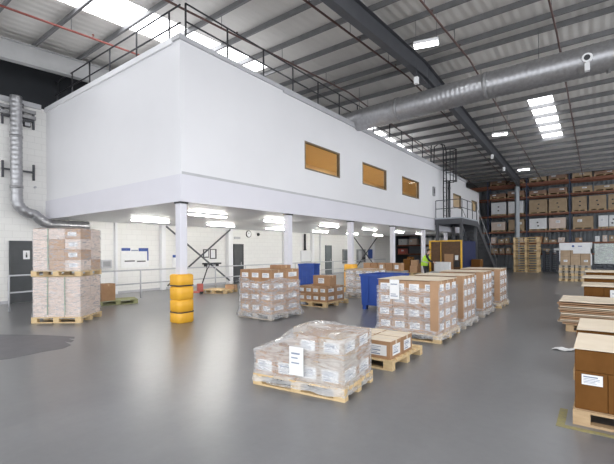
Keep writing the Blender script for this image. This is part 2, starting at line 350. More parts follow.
for k, (y0, y1, z0, z1) in enumerate(WIN + [EW]):
    t = bpy.data.objects.new('window_%d' % (k + 1 if k < 4 else 20), None); C.objects.link(t); t.location = (XF - .06, (y0 + y1) / 2, z0); S(t, win_lab[k], 'window')
    w, h = (y1 - y0) / 2, z1 - z0; f = .05
    mb = MB(); mb.box(-.05, .065, -w, w, 0, f); mb.box(-.05, .065, -w, w, h - f, h); mb.box(-.05, .065, -w, -w + f, f, h - f); mb.box(-.05, .065, w - f, w, f, h - f)
    mb.build('window_frame', varied('bronze_frame%d' % k, (.17, .13, .085), (.20, .15, .10), 3, .4), t)
    MB().box(-.01, .0, -w + f, w - f, f, h - f).build('pane', glass_m, t)
MB().box(-.03, .03, -.3, .3, 0, .9).build('notice_board', [varied('dark_green_board', (.05, .05, .04), (.08, .07, .05), 4, .5)], None, (-11.76, 12.9, 4.2))
tag(bpy.data.objects['notice_board'], 'dark notice board on the office wall inside the nearest upper window', 'board')
# undercroft columns
for k, (y, lab) in enumerate([(5.86, 'nearest white column, at the corner of the upper storey'), (9.96, 'second white column from the near corner'), (13.98, 'third white column from the near corner'), (18.04, 'fourth white column from the near corner'), (22.2, 'fifth white column from the near corner'), (26.3, 'sixth white column from the near corner, beside the platform')]):
    t = bpy.data.objects.new('column', None); C.objects.link(t); t.location = (-8.22, y, 0); S(t, lab, 'column')
    MB().box(-.1, .1, -.1, .1, 0, 2.89).build('shaft', fascia_m, t, bevel=.012)
    MB().box(-.12, .12, -.12, .12, 2.89, 2.93).build('cap_plate', black_m, t)
    MB().box(-.15, .15, -.15, .15, 0, .02).build('base_plate', steel_grey, t)
for k, (y, w) in enumerate([(8.25, .09), (10.4, .2), (14.4, .3), (19.0, .22), (22.0, .2), (23.0, .05), (27.0, .2), (31.2, .22)]):
    S(box1('pilaster', white_paint, (XL, XL + .12 + w * .4, y - w / 2, y + w / 2, 0, 2.94)), 'white post standing against the left wall, %s from the camera' % ORD[k], 'post')
# yellow column protectors
def protector(y, lab):
    t = thing('column_protector', lab, 'column guard', (-8.22, y, 0.001), 0, 'yellow column protectors')
    R, r0 = .225, .1
    def ring(z, R):
        out = []
        for cx, cy, a0 in ((1, 1, 0), (-1, 1, 90), (-1, -1, 180), (1, -1, 270)):
            for k in range(5):
                a = math.radians(a0 + k * 22.5); out.append((cx * (R - r0) + r0 * math.cos(a), cy * (R - r0) + r0 * math.sin(a), z))
        return out
    zz = [0, .27, .56, .88, 1.17]
    for i in range(4):
        a, b_ = zz[i], zz[i + 1]
        prof = [(a, R - .02), (a + .02, R), (b_ - .03, R), (b_ - .012, R - .015), (b_, R - .03)]
        mb = MB(); base = []
        for z, q in prof:
            base.append(len(mb.v)); mb.v += ring(z, q)
        n = 20
        for p in range(len(prof) - 1):
            for k in range(n):
                mb.f.append((base[p] + k, base[p] + (k + 1) % n, base[p + 1] + (k + 1) % n, base[p + 1] + k)); mb.mi.append(0); mb.sm.append(True)
        # open ring top (the column passes through)
        inn = len(mb.v); mb.v += [(x * .5, y_ * .5, z) for x, y_, z in ring(b_, R - .03)]
        for k in range(n):
            mb.f.append((base[-1] + k, base[-1] + (k + 1) % n, inn + (k + 1) % n, inn + k)); mb.mi.append(0); mb.sm.append(False)
        seg = mb.build('guard_segment', yellow_p, t)
    for z in (.255, .90):
        mb = MB(); o1 = ring(z - .014, R + .004); o2 = ring(z + .014, R + .004)
        n = 20
        for k in range(n): mb.quad([o1[k], o1[(k + 1) % n], o2[(k + 1) % n], o2[k]], 0, True)
        mb.build('strap', black_m, seg)
protector(5.86, 'yellow plastic column guard on the nearest white corner column')
protector(13.98, 'yellow plastic column guard on the third white column')
# tubes under the upper storey
k = 0
for x in (-10.2, -13.5):
    for y in (8.3, 11.7, 15.4, 19.4, 23.2, 27.0):
        t = thing('tube_light', 'white fluorescent tube light, %s of the %s row under the upper storey' % (ORD[(8.3, 11.7, 15.4, 19.4, 23.2, 27.0).index(y)], 'front' if x > -12 else 'rear'), 'ceiling light', (x, y, 2.85), 0, 'undercroft tube lights')
        hs = MB().box(-.05, .05, -.78, .78, .04, .0995).build('housing', white_paint, t)
        MB().tube([(0, -.75, .02), (0, .75, .02)], .019, 8).build('tube', light_on, hs)
# roof edge railings of the upper storey
def railing(name, lab, P, posts, h=.95, mid=(.5,), r=.022, mat=black_m, up=True, loc=(0, 0, 0)):
    t = thing(name, lab, 'railing', loc)
    Pl = [Vector(p) - Vector(loc) for p in P]
    for z in (h,) + mid: MB().tube([p + Vector((0, 0, z)) for p in Pl], r, 8).build('rail', mat, t)
    for p in posts:
        q = Vector(p) - Vector(loc); MB().tube([q, q + Vector((0, 0, h))], r * 1.15, 8).build('post', mat, t)
    return t
ry = [6.05, 7.42, 8.87, 10.3, 11.77, 13.22, 14.67, 16.15, 17.85, 19.3, 20.74, 22.25, 23.7]
railing('roof_railing', 'black roof edge railing along the long side of the upper storey', [(-8.25, 6.05, 6.95), (-8.25, 23.9, 6.95)], [(-8.25, y, 6.95) for y in ry], loc=(-8.25, 6.05, 6.95))
railing('roof_railing', 'black roof edge railing along the camera facing end of the upper storey', [(-15.9, 6.0, 6.95), (-8.4, 6.0, 6.95)], [(x, 6.0, 6.95) for x in (-8.87, -10.42, -11.92, -13.23, -14.5, -15.7)], loc=(-8.4, 6.0, 6.95))
# ------------------------------------------------------------------ left wall fittings
t = thing('air_pipe', 'silver spiral duct dropping down the left wall and turning under the upper storey', 'duct', (-15.75, 4.75, 3.0))
pts = [(0, 0, 4.0), (0, 0, .55)] + [(0, .5 - .5 * math.cos(a), .55 - .5 * math.sin(a)) for a in (.4, .8, 1.2)] + [(0, .5, .05), (0, .8, -.2), (0, 1.0, -.27), (0, 2.3, -.27)]
spiral(pts, .17, 'duct_section', t)
MB().tube([(0, 0, .9), (0, 0, .98)], .19, 18).build('joint_collar', galv, t); MB().tube([(0, 0, 2.6), (0, 0, 2.68)], .19, 18).build('joint_collar', galv, t)
for z, lab in ((1.55, 'lower'), (3.35, 'upper')):
    t2 = thing('duct_bracket', lab + ' dark steel bracket frame fixed on the wall around the silver duct', 'bracket', (XL + .002, 4.75, 3.0 + z), 0, 'duct brackets')
    mb = MB(); mb.bar((.08, -.35, 0), (.08, .62, 0), .05, .06); mb.build('cross_bar', steel_grey, t2)
    for y in (-.3, .6): MB().bar((.05, y, -.28), (.05, y, .28), .06, .06).build('upright', steel_grey, t2)
t = thing('cable_tray', 'long grey cable trays fixed along the top of the left wall', 'cable tray', (XL + .005, 0, 6.4))
for z in (.0, .2): MB().box(.02, .16, -6, 5.4, z, z + .11).build('tray', galv, t)
MB().box(.0, .06, 5.0, 5.06, -.2, .5).build('bracket', steel_grey, t); MB().box(.0, .06, 1.0, 1.06, -.2, .5).build('bracket', steel_grey, t)
t = thing('floodlight', 'small dark floodlight below the cable trays on the left wall', 'lamp', (XL + .02, 5.15, 6.2)); MB().box(0, .12, -.1, .1, -.08, .08).build('casing', black_m, t); MB().box(.12, .13, -.08, .08, -.06, .06).build('lens', grey_trim, t)
# doors on the left wall
def door(n, y0, y1, mat, lab, z1=2.14):
    t = bpy.data.objects.new('door_%d' % n, None); C.objects.link(t); t.location = (XL, (y0 + y1) / 2, 0); S(t, lab, 'door')
    w = (y1 - y0) / 2
    lf = MB().box(.002, .05, -w + .06, w - .06, .01, z1 - .06).build('door_leaf', mat, t)
    mb = MB(); mb.box(.002, .08, -w, -w + .06, 0, z1); mb.box(.002, .08, w - .06, w, 0, z1); mb.box(.002, .08, -w + .06, w - .06, z1 - .06, z1); mb.build('door_frame', mat, t)
    mb = MB(); mb.box(.05, .07, w - .2, w - .14, .95, 1.15); mb.tube([(.09, w - .17, 1.05), (.09, w - .32, 1.05)], .01, 6); mb.build('door_handle', galv_light, lf)
    return lf
d = door(1, 4.62, 5.85, door_m, 'dark charcoal door with a small white sign behind the left stack')
mb = MB(); mb.box(.051, .056, -.22, -.02, 1.5, 1.8); 
mb.box(.056, .058, -.145, -.095, 1.56, 1.67, 1); mb.tube([(.056, -.12, 1.71), (.059, -.12, 1.71)], .022, 10, 1); mb.build('door_sign', [paper, black_m], d)['label'] = 'small white pictogram sign on the charcoal door'
door(2, 14.78, 15.5, door_m, 'dark narrow door beside the wall clock')
door(3, 23.7, 24.5, door_g, 'grey door farther along the left wall')
# braces
def brace(ya, yb, lab):
    t = thing('cross_brace', lab, 'brace', (-15.7, ya, 0), 0, 'steel cross braces')
    MB().bar((0, 0, 2.88), (0, yb - ya, .2), .06, .06).build('brace_bar', steel_grey, t); MB().bar((.08, 0, .2), (.08, yb - ya, 2.88), .06, .06).build('brace_bar', steel_grey, t)
brace(10.4, 14.15, 'dark steel cross brace between wall posts behind the nearest column')
brace(27.1, 31.1, 'dark steel cross brace at the far end of the white left wall')
# hand rail on the floor along the left wall
py = [3.97, 6.0, 8.07, 9.9, 11.65, 13.5, 15.4, 17.4, 19.3, 21.3, 23.3, 25.3, 27.0, 29.0]
railing('handrail', 'long grey two bar handrail standing on the floor along the left wall', [(-13.85, 3.97, 0), (-13.85, 29, 0)], [(-13.85, y, 0.0) for y in py], 1.05, (.55,), .024, grey_trim, loc=(-13.85, 3.97, 0))
# wall boards and boxes
def panel(name, lab, cat, y0, y1, z0, z1, mat, extra=(), d=.03, group=None):
    t = thing(name, lab, cat, (XL, (y0 + y1) / 2, z0), 0, group)
    bd = MB().box(.001, d, -(y1 - y0) / 2, (y1 - y0) / 2, 0, z1 - z0).build('board', mat, t)
    for nm, a, b_, c, e, mm in extra: MB().box(d, d + .012, a - (y0 + y1) / 2, b_ - (y0 + y1) / 2, c - z0, e - z0).build(nm, mm, bd)
    return t
panel('notice_board', 'wide white notice board with dark blue headers on the left wall', 'board', 8.5, 9.75, 1.05, 1.9, paper,
      [('header', 8.52, 8.9, 1.78, 1.9, board_blue), ('header', 9.28, 9.73, 1.76, 1.9, board_blue), ('marker_line', 8.95, 9.25, 1.77, 1.82, ink), ('marker_line', 8.65, 9.1, 1.32, 1.37, black_m), ('marker_line', 9.2, 9.6, 1.30, 1.35, black_m), ('marker_line', 9.68, 9.74, 1.35, 1.76, board_blue)])
panel('control_box', 'small grey control box on the wall right of the left stack', 'box', 7.65, 8.05, 1.08, 1.42, grey_trim, [('lid', 7.7, 8.0, 1.14, 1.36, galv)], .15)
panel('notice_board', 'small white notice board with a blue header behind the nearest column', 'board', 10.95, 11.35, 1.0, 1.6, paper, [('header', 10.97, 11.33, 1.46, 1.58, board_blue)])
panel('picture_frame', 'dark framed white sheet beside the second brace', 'frame', 12.75, 13.1, 1.42, 1.85, black_m, [('sheet', 12.8, 13.05, 1.47, 1.8, paper)])
panel('picture_frame', 'dark framed white sheet nearest the wide wall post', 'frame', 13.18, 13.6, 1.35, 1.86, black_m, [('sheet', 13.22, 13.5, 1.4, 1.82, paper)])
t = thing('wall_shelf', 'dark shelf low on the wall beneath the framed sheets', 'shelf', (XL, 13.2, 1.08)); MB().box(0, .28, -.5, .5, 0, .08).build('shelf_board', black_m, t); MB().box(0, .2, -.4, -.36, -.14, 0).build('bracket', black_m, t); MB().box(0, .2, .36, .4, -.14, 0).build('bracket', black_m, t)
t = thing('wall_clock', 'round white clock with a dark rim on the left wall', 'clock', (XL, 15.95, 2.72))
MB().tube([(.0, 0, 0), (.04, 0, 0)], .2, 24).build('clock_case', black_m, t); dl = MB().tube([(.04, 0, 0), (.045, 0, 0)], .165, 24).build('dial', paper, t)
mb = MB(); mb.bar((.048, 0, 0), (.048, .03, .12), .012, .006); mb.bar((.048, 0, 0), (.048, -.07, .05), .016, .006); mb.build('hands', black_m, dl)
t = thing('alarm_bell', 'small dark alarm beside the wall clock', 'alarm', (XL, 16.75, 2.72)); MB().tube([(0, 0, 0), (.07, 0, 0)], [.1, .07], 14).build('dome', black_m, t)
panel('door_sign_plate', 'small dark sign plate above the narrow dark door', 'sign', 14.85, 15.3, 2.42, 2.54, grey_trim)
t = thing('downpipe', 'short dark vertical pipe high on the wall behind the second column', 'pipe', (XL + .08, 21.2, 1.8)); MB().tube([(0, 0, 0), (0, 0, 1.08)], .07, 10).build('pipe_section', black_m, t); MB().tube([(0, 0, -.02), (0, 0, .06)], .1, 10).build('collar', black_m, t)
panel('wall_heater', 'thin white wall panel with a dark lower lip below the short pipe', 'heater', 20.8, 21.9, .95, 1.75, white_paint, [('lip', 20.8, 21.9, .95, 1.03, grey_trim)], .06)
panel('electric_cabinet', 'grey electrical cabinet just left of the third column', 'cabinet', 26.1, 27.2, .75, 1.85, galv, [('door_panel', 26.15, 26.6, .85, 1.75, door_g), ('door_panel', 26.7, 27.15, .85, 1.75, door_g)], .15)
panel('electric_cabinet', 'grey electrical cabinet just right of the third column', 'cabinet', 28.3, 29.6, .75, 1.85, galv, [('door_panel', 28.4, 28.9, .85, 1.75, grey_trim), ('door_panel', 29.0, 29.55, .85, 1.2, black_m)], .15)
panel('safety_sign', 'dark blue sign at the far end of the white left wall', 'sign', 30.3, 31.2, 1.05, 1.85, board_blue)
for y, z, lab in ((5.9, 4.05, 'tiny grey fixing high on the end of the left wall'),):
    t = thing('wall_fixing', lab, 'fixing', (XL, 5.4, 4.05)); MB().tube([(0, 0, 0), (.06, 0, 0)], .04, 8).build('plate', grey_trim, t)
# ------------------------------------------------------------------ platform, stair, ladder, guard
ZP = 3.66
t = thing('platform', 'dark steel access platform against the far part of the upper storey', 'platform', (-7.25, 25.4, 0))
MB().box(-.78, .82, -1.72, 1.78, ZP - .08, ZP).build('deck', varied('pale_deck', (.40, .42, .46), (.46, .48, .52), 3, .5), t)
mb = MB()
mb.box(-.78, .82, -1.72, -1.64, ZP - .4, ZP - .08); mb.box(-.78, .82, 1.70, 1.78, ZP - .4, ZP - .08); mb.box(.74, .82, -1.64, 1.70, ZP - .4, ZP - .08); mb.box(-.78, -.7, -1.64, 1.70, ZP - .4, ZP - .08)
mb.build('edge_beam', steel_grey, t)
for x in (-.68, .72):
    for y in (-1.6, 1.66):
        MB().box(x - .08, x + .08, y - .08, y + .08, 2.262 if y < 0 else 0, ZP - .4).build('leg', steel_grey, t)
MB().bar((.72, -1.5, ZP - .45), (.72, -.7, ZP - 1.2), .08, .08).build('brace', steel_grey, t)
gpost = [(-8.0, 23.75), (-7.2, 23.75), (-6.47, 23.75), (-6.47, 24.9), (-6.47, 26.05), (-6.47, 27.1)]
railing('platform_railing', 'grey guard railing around the edge of the access platform', [(-8.0, 23.75, ZP), (-6.47, 23.75, ZP), (-6.47, 27.1, ZP)], [(x, y, ZP) for x, y in gpost], 1.05, (.55,), .022, steel_grey, loc=(-8.0, 23.75, ZP))
t = thing('steel_stair', 'dark steel stair descending from the access platform toward the racking', 'stair', (-7.0, 27.2, 0))
ns = 15; run = 6.0
for x in (-.45, .5):
    MB().bar((x, .02, ZP - .15), (x, run, .05), .05, .34).build('stringer', steel_grey, t)
for k in range(ns):
    f = (k + .5) / ns; MB().box(-.42, .47, .02 + run * f - .13, .02 + run * f + .13, (ZP - .15) * (1 - f) - .02, (ZP - .15) * (1 - f) + .02).build('tread', steel_grey, t); MB().box(-.42, .47, .02 + run * f + .11, .02 + run * f + .13, (ZP - .15) * (1 - f) - .24, (ZP - .15) * (1 - f) - .021).build('riser', steel_grey, t)
for x in (-.45, .5):
    MB().tube([(x, .02, ZP + .95), (x, run, 1.0), (x, run, .05)], .022, 8).build('stair_rail', galv, t)
    for f in (.0, .33, .66): MB().tube([(x, .03 + run * f, (ZP - .1) * (1 - f)), (x, .03 + run * f, ZP + .95 - (ZP - .05) * f)], .02, 8).build('baluster', galv, t)
t = thing('caged_ladder', 'black caged ladder climbing from the platform to the upper storey roof', 'ladder', (-7.85, 25.05, ZP + .001))
for y in (-.28, .28): MB().bar((0, y, 0), (0, y, 4.35), .07, .03, 0, (0, 1, 0)).build('ladder_rail', black_m, t)
mb = MB()
for k in range(14): mb.tube([(0, -.28, .25 + k * .29), (0, .28, .25 + k * .29)], .014, 6)
mb.build('rungs', black_m, t)
def hoop(z, s=1): return [(.0 + .72 * math.sin(a) * s, -.38 * math.cos(a), z) for a in [PI * k / 10 for k in range(11)]]
for z in (2.35, 3.0, 3.65, 4.3): MB().tube(hoop(z), .032, 6).build('cage_hoop', black_m, t)
for k in (2, 4, 6, 8):
    x, y, _ = hoop(0)[k]; MB().tube([(x, y, 2.3), (x, y, 4.32)], .026, 6).build('cage_strap', black_m, t)
for y in (-.28, .28): MB().tube([(0, y, 4.35), (-.1, y, 4.75), (-.45, y, 4.9), (-.75, y, 4.75), (-.8, y, 3.4)], .036, 8).build('grab_rail', black_m, t)
t = thing('vent_pipe', 'dark vertical pipe on the wall right of the caged ladder', 'pipe', (-7.98, 26.35, ZP + .001)); MB().tube([(0, 0, 0), (0, 0, 2.6)], .07, 10).build('pipe_section', black_m, t)
for z in (.6, 2.1): MB().tube([(0, 0, z), (0, 0, z + .08)], .09, 10).build('pipe_clip', steel_grey, t)
t = thing('intercom', 'narrow grey box on the white wall left of the caged ladder', 'box', (XF, 23.6, 5.0)); MB().box(0, .08, -.14, .14, 0, .55).build('casing', galv, t); MB().box(.08, .09, -.08, .08, .15, .45).build('grille', steel_grey, t)
t = thing('baler', 'navy machine with a yellow framed brown guard below the platform', 'machine', (-7.3, 23.3, 0))
MB().box(-.95, .9, .12, 3.2, 0, 2.26).build('body', navy_m, t)
MB().box(-.85, .85, .06, .12, .1, 2.2).build('guard_panel', brown_mesh, t)
mb = MB(); mb.box(-.97, -.87, 0, .1, 0, 2.3); mb.box(.85, .93, 0, .1, 0, 2.3); mb.box(-.87, .85, 0, .1, 2.22, 2.3); mb.build('guard_frame', yellow_paint, t)
MB().box(-.3, -.26, .02, .06, .1, 2.2).build('guard_post', yellow_paint, t)
MB().box(-.05, .45, -.05, .02, .5, 1.5).build('hatch', cardboard[0], t)
mb = MB(); mb.box(.55, .72, -.03, .04, 1.15, 1.42); cbx = MB().box(.5, .78, -.02, .06, .75, 1.1).build('control_box', black_m, t); mb.build('control_screen', paper, cbx)
# floor patch
pp = [(-10.6, 2.2), (-10.1, 2.75), (-9.45, 3.17), (-8.9, 3.42), (-8.55, 3.55), (-8.4, 3.48), (-8.52, 3.4), (-8.22, 3.4), (-8.1, 3.3), (-8.3, 3.25), (-7.85, 3.2), (-7.7, 3.0), (-7.72, 2.65), (-7.66, 2.2), (-7.9, 1.6), (-8.6, 1.2), (-9.6, 1.4), (-10.4, 1.7)]
mb = MB(); mb.quad([(x, y, .004) for x, y in pp]); n = len(pp)
for i in range(n):
    a, b_ = pp[i], pp[(i + 1) % n]; mb.quad([(*b_, .004), (*a, .004), (*a, 0), (*b_, 0)])
tag(mb.build('floor_patch', stain_m), 'dark irregular resin patch on the floor in front of the left stack', 'floor patch')
for k, (x, y, w, lab) in enumerate([(-.70, 7.84, .30, 'white paper sheet lying on the floor near the right pallets')]):
    mb = MB(); nseg = 6
    for i in range(nseg):
        a, b_ = i / nseg, (i + 1) / nseg; za, zb = .006 + .02 * math.sin(a * 5) ** 2, .006 + .02 * math.sin(b_ * 5) ** 2
        mb.quad([(a * w, 0, za), (b_ * w, 0, zb), (b_ * w + .05, .22, zb), (a * w + .05, .22, za)])
        mb.quad([(a * w, 0, za - .004), (a * w + .05, .22, za - .004), (b_ * w + .05, .22, zb - .004), (b_ * w, 0, zb - .004)])
    tag(mb.build('paper_sheet', paper, None, (x, y, 0)), lab, 'paper')
mb = MB(); mb.box(-.36, .1, -.02, .03, 0, .003); mb.box(-.36, -.31, .03, .7, 0, .003)
m2 = MB(); m2.box(-.36, 1.2, 4.47, 4.54, .0, .003); m2.box(-.36, -.29, 4.54, 5.0, .0, .003)
tag(m2.build('floor_marking', varied('worn_yellow_line', (.20, .19, .13), (.34, .29, .10), 22, .6)), 'worn yellow floor line under the front right pallet', 'marking')
# ------------------------------------------------------------------ pallets
PC = {}
def pallet(label, loc, rz=0, w=1.2, d=1.0, mat=pine, detail=True, group=None):
    if not detail:
        key = (w, d, mat.name)
        if key not in PC:
            mb = MB(); pallet_boxes(w, d, lambda nm, *b_: mb.box(*b_)); PC[key] = mb.mesh('pallet', mat)
        return tag(link(PC[key], 'pallet', None, loc, rz), label, 'pallet', group)
    t = thing('pallet', label, 'pallet', loc, rz, group)
    def put(nm, x0, x1, y0, y1, z0, z1):
        key = (nm, round(x1 - x0, 4), round(y1 - y0, 4), mat.name)
        if key not in PC: PC[key] = MB().box(-(x1 - x0) / 2, (x1 - x0) / 2, -(y1 - y0) / 2, (y1 - y0) / 2, 0, z1 - z0).mesh(nm, mat)
        link(PC[key], nm, t, ((x0 + x1) / 2, (y0 + y1) / 2, z0), 0)
    pallet_boxes(w, d, put)
    return t
PH = .144
def pallet_boxes(w, d, put):
    W, D = w / 2, d / 2
    for y in (-D + .05, 0, D - .05): put('bottom_board', -W, W, y - .05, y + .05, 0, .022)
    for y in (-D + .05, 0, D - .05):
        for x in (-W + .07, 0, W - .07): put('block', x - .07, x + .07, y - .05, y + .05, .022, .1)
    for x in (-W + .07, 0, W - .07): put('stringer_board', x - .07, x + .07, -D, D, .1, .122)
    n = 7; bw = .1 if d < .9 else .115
    for k in range(n):
        y = -D + bw / 2 + (d - bw) * k / (n - 1); put('top_board', -W, W, y - bw / 2, y + bw / 2, .122, .144)
# ------------------------------------------------------------------ cartons
CC = {}
def carton_mesh(w, d, h, mat, top=None):
    key = ('c', round(w, 3), round(d, 3), round(h, 3), mat.name, top.name if top else '')
    if key not in CC:
        bm = bmesh.new(); bmesh.ops.create_cube(bm, size=1)
        for v in bm.verts: v.co = Vector((v.co.x * w, v.co.y * d, (v.co.z + .5) * h))
        bmesh.ops.bevel(bm, geom=bm.edges[:], offset=.006, segments=1, affect='EDGES')
        me = bpy.data.meshes.new('carton'); bm.normal_update()
        if top:
            for f in bm.faces: f.material_index = 1 if f.normal.z > .9 else 0
        bm.to_mesh(me); bm.free()
        me.materials.append(mat)
        if top: me.materials.append(top)
        CC[key] = me
    return CC[key]
def label_mesh(w, h, v):
    key = ('l', round(w, 3), round(h, 3), v)
    if key not in CC:
        rnd = random.Random(v); mb = MB(); mb.box(-w / 2, w / 2, -.002, 0, -h / 2, h / 2)
        z = h / 2 - .16 * h
        while z > -h / 2 + .12 * h:
            th = h * rnd.choice((.035, .05, .05, .12)); x0 = -w / 2 + .08 * w; x1 = x0 + w * rnd.uniform(.35, .8)
            mb.box(x0, x1, -.003, -.0021, z - th, z, 1); z -= th + h * rnd.uniform(.07, .13)
        CC[key] = mb.mesh('label', [paper, ink])
    return CC[key]
def tape_mesh(w, d, h, mat):
    key = ('t', round(w, 3), round(d, 3), round(h, 3), mat.name)
    if key not in CC:
        mb = MB(); mb.box(-w / 2 - .001, w / 2 + .001, -.025, .025, h, h + .0015)
        mb.box(w / 2, w / 2 + .0015, -.025, .025, h - .07, h + .0015); mb.box(-w / 2 - .0015, -w / 2, -.025, .025, h - .07, h + .0015)
        CC[key] = mb.mesh('tape', mat)
    return CC[key]
def carton(label, dims, M, mat, group=None, faces=(), tape=True, lw=(.6, .42), top=None, lz=.5, name='carton', cat='carton', tapem=None, v=0):
    w, d, h = dims
    o = link(carton_mesh(w, d, h, mat, top), name); o.matrix_world = M; o.rotation_mode = 'XYZ'
    tag(o, label, cat, group)
    if tape: link(tape_mesh(w, d, h, tapem or tape_m), 'tape', o)
    for f in faces:
        if f == 'front': c = link(label_mesh(w * lw[0], h * lw[1], v), 'label', o, (random.uniform(-.04, .04) * w, -d / 2 - .0005, h * lz))
        elif f == 'right': c = link(label_mesh(d * lw[0], h * lw[1], v + 1), 'label', o, (w / 2 + .0005, 0, h * lz), PI / 2)
        elif f == 'left': c = link(label_mesh(d * lw[0], h * lw[1], v + 2), 'label', o, (-w / 2 - .0005, 0, h * lz), -PI / 2)
    return o
def colword(i, n):
    if n == 1: return ''
    return ['leftmost', 'second from left', 'third from left', 'fourth from left', 'fifth from left'][i] if i < n - 1 else 'rightmost'
def rowword(i, n): return '' if n == 1 else ['front row', 'second row', 'third row', 'fourth row'][i] if i < n - 1 else 'rear row'
def layword(i, n): return '' if n == 1 else 'bottom layer' if i == 0 else 'top layer' if i == n - 1 else ORD[i] + ' layer'
def stack(nx, ny, nz, dims, base, rz, desc, group, mats, faces=('front', 'right'), lw=(.6, .42), left=False, skip=(), gap=.004, word='brown', top=None, extra_keep=(), jit=.004, tape_top=True, lz=.5, nolab=()):
    w, d, h = dims; B = Matrix.Translation(base) @ Matrix.Rotation(rz, 4, 'Z'); out = {}
    for iz in range(nz):
        for iy in range(ny):
            for ix in range(nx):
                keep = iz == nz - 1 or iy == 0 or ix == nx - 1 or (left and ix == 0) or (ix, iy, iz) in extra_keep or any(s[:2] == (ix, iy) for s in skip if s[2] == iz + 1)
                if not keep or (ix, iy, iz) in skip: continue
                x = (ix - (nx - 1) / 2) * w; y = (iy - (ny - 1) / 2) * d
                M = B @ Matrix.Translation((x + random.uniform(-jit, jit), y + random.uniform(-jit, jit), iz * (h + .0005))) @ Matrix.Rotation(random.uniform(-jit, jit), 4, 'Z')
                fs = [f for f in faces if (f == 'front' and iy == 0) or (f == 'right' and ix == nx - 1) or (f == 'left' and ix == 0)]
                if (ix, iy, iz) in nolab: fs = []
                ww = ', '.join(k for k in (colword(ix, nx), rowword(iy, ny), layword(iz, nz)) if k)
                out[ix, iy, iz] = carton('%s carton %s, %s' % (word, ww, desc), (w - gap, d - gap, h - .001), M, random.choice(mats), group, fs, tape_top and (iz == nz - 1 or any(s == (ix, iy, iz + 1) for s in skip)), lw, top if iz == nz - 1 else None, lz, v=random.randrange(6))
    return out
# ------------------------------------------------------------------ film
def film(label, base, rz, hx, hy, z0, ztop, mat, closed=False, skirt=.03, amp=.012, seed=0, nxs=26, nzs=12, group='stretch film wraps', name='stretch_film', inset=.012):
    per = []
    def side(a, b_, n): return [a.lerp(b_, k / n) for k in range(n)]
    c = [Vector((-hx, -hy)), Vector((hx, -hy)), Vector((hx, hy)), Vector((-hx, hy))]
    for i in range(4): per += side(c[i], c[(i + 1) % 4], nxs)
    n = len(per); mb = MB(); rows = []
    zt = ztop if callable(ztop) else (lambda x, y: ztop)
    for j in range(nzs + 1):
        f = j / nzs; rows.append(len(mb.v))
        for p in per:
            z = z0 + (zt(p.x, p.y) - z0) * f
            nn = Vector((p.x / hx, p.y / hy)); nn = Vector((nn.x if abs(nn.x) > .99 else 0, nn.y if abs(nn.y) > .99 else 0)).normalized()
            o = noise.noise(Vector((p.x * 4 + seed, p.y * 4, z * 5))) * amp + abs(noise.noise(Vector((p.x * 11, p.y * 11 + seed, z * 3)))) * amp
            o = abs(o) + (skirt * (1 - f * 5) if f < .2 else 0)
            if f < .12: o += abs(noise.noise(Vector((p.x * 8, p.y * 8, seed)))) * skirt
            zz = z + (noise.noise(Vector((p.x * 6, p.y * 6, seed + 3))) * .02 if j in (0, nzs) else 0)
            mb.v.append((p.x + nn.x * o, p.y + nn.y * o, max(zz, .006)))
    for j in range(nzs):
        for k in range(n):
            a, b_ = rows[j], rows[j + 1]; mb.f.append((a + k, a + (k + 1) % n, b_ + (k + 1) % n, b_ + k)); mb.mi.append(0); mb.sm.append(True)
    if closed:
        prev = rows[-1]; R = 10
        for r in range(1, R + 1):
            cur = len(mb.v); s = 1 - r / (R + .3)
            for p in per:
                x, y = p.x * s, p.y * s
                mb.v.append((x, y, zt(x, y) + .012 * noise.noise(Vector((x * 9, y * 9, seed))) + .004 * noise.noise(Vector((x * 25, y * 25, seed)))))
            for k in range(n):
                mb.f.append((prev + k, prev + (k + 1) % n, cur + (k + 1) % n, cur + k)); mb.mi.append(0); mb.sm.append(True)
            prev = cur
        mb.f.append(tuple(prev + k for k in range(n))); mb.mi.append(0); mb.sm.append(True)
    return tag(mb.build(name, mat, None, base, rz), label, 'stretch film', group)
def sheet(label, x0, x1, y0, y1, z, base, rz, mat=None, thick=.006, curl=.0, seed=1, name='cardboard_sheet', cat='cardboard sheet', group=None):
    mb = MB(); n = 8
    def P(i, j, t):
        x = x0 + (x1 - x0) * i / n; y = y0 + (y1 - y0) * j / n
        e = max(abs(2 * i / n - 1), abs(2 * j / n - 1)) ** 4
        return (x, y, z + t + curl * e * (.5 + .5 * noise.noise(Vector((x * 2 + seed, y * 2, seed)))))
    for i in range(n):
        for j in range(n):
            mb.quad([P(i, j, thick), P(i + 1, j, thick), P(i + 1, j + 1, thick), P(i, j + 1, thick)]); mb.quad([P(i, j + 1, 0), P(i + 1, j + 1, 0), P(i + 1, j, 0), P(i, j, 0)])
    for k in range(n):
        for a, b_ in (((k, 0), (k + 1, 0)), ((n, k), (n, k + 1)), ((k + 1, n), (k, n)), ((0, k + 1), (0, k))):
            mb.quad([P(*a, 0), P(*b_, 0), P(*b_, thick), P(*a, thick)])
    return tag(mb.build(name, mat or card_sheet, None, base, rz), label, cat, group)
def board(label, p0, p1, base, rz, w=.09):       # L shaped corner protector board
    return None
GP = 'pallets on the open floor'
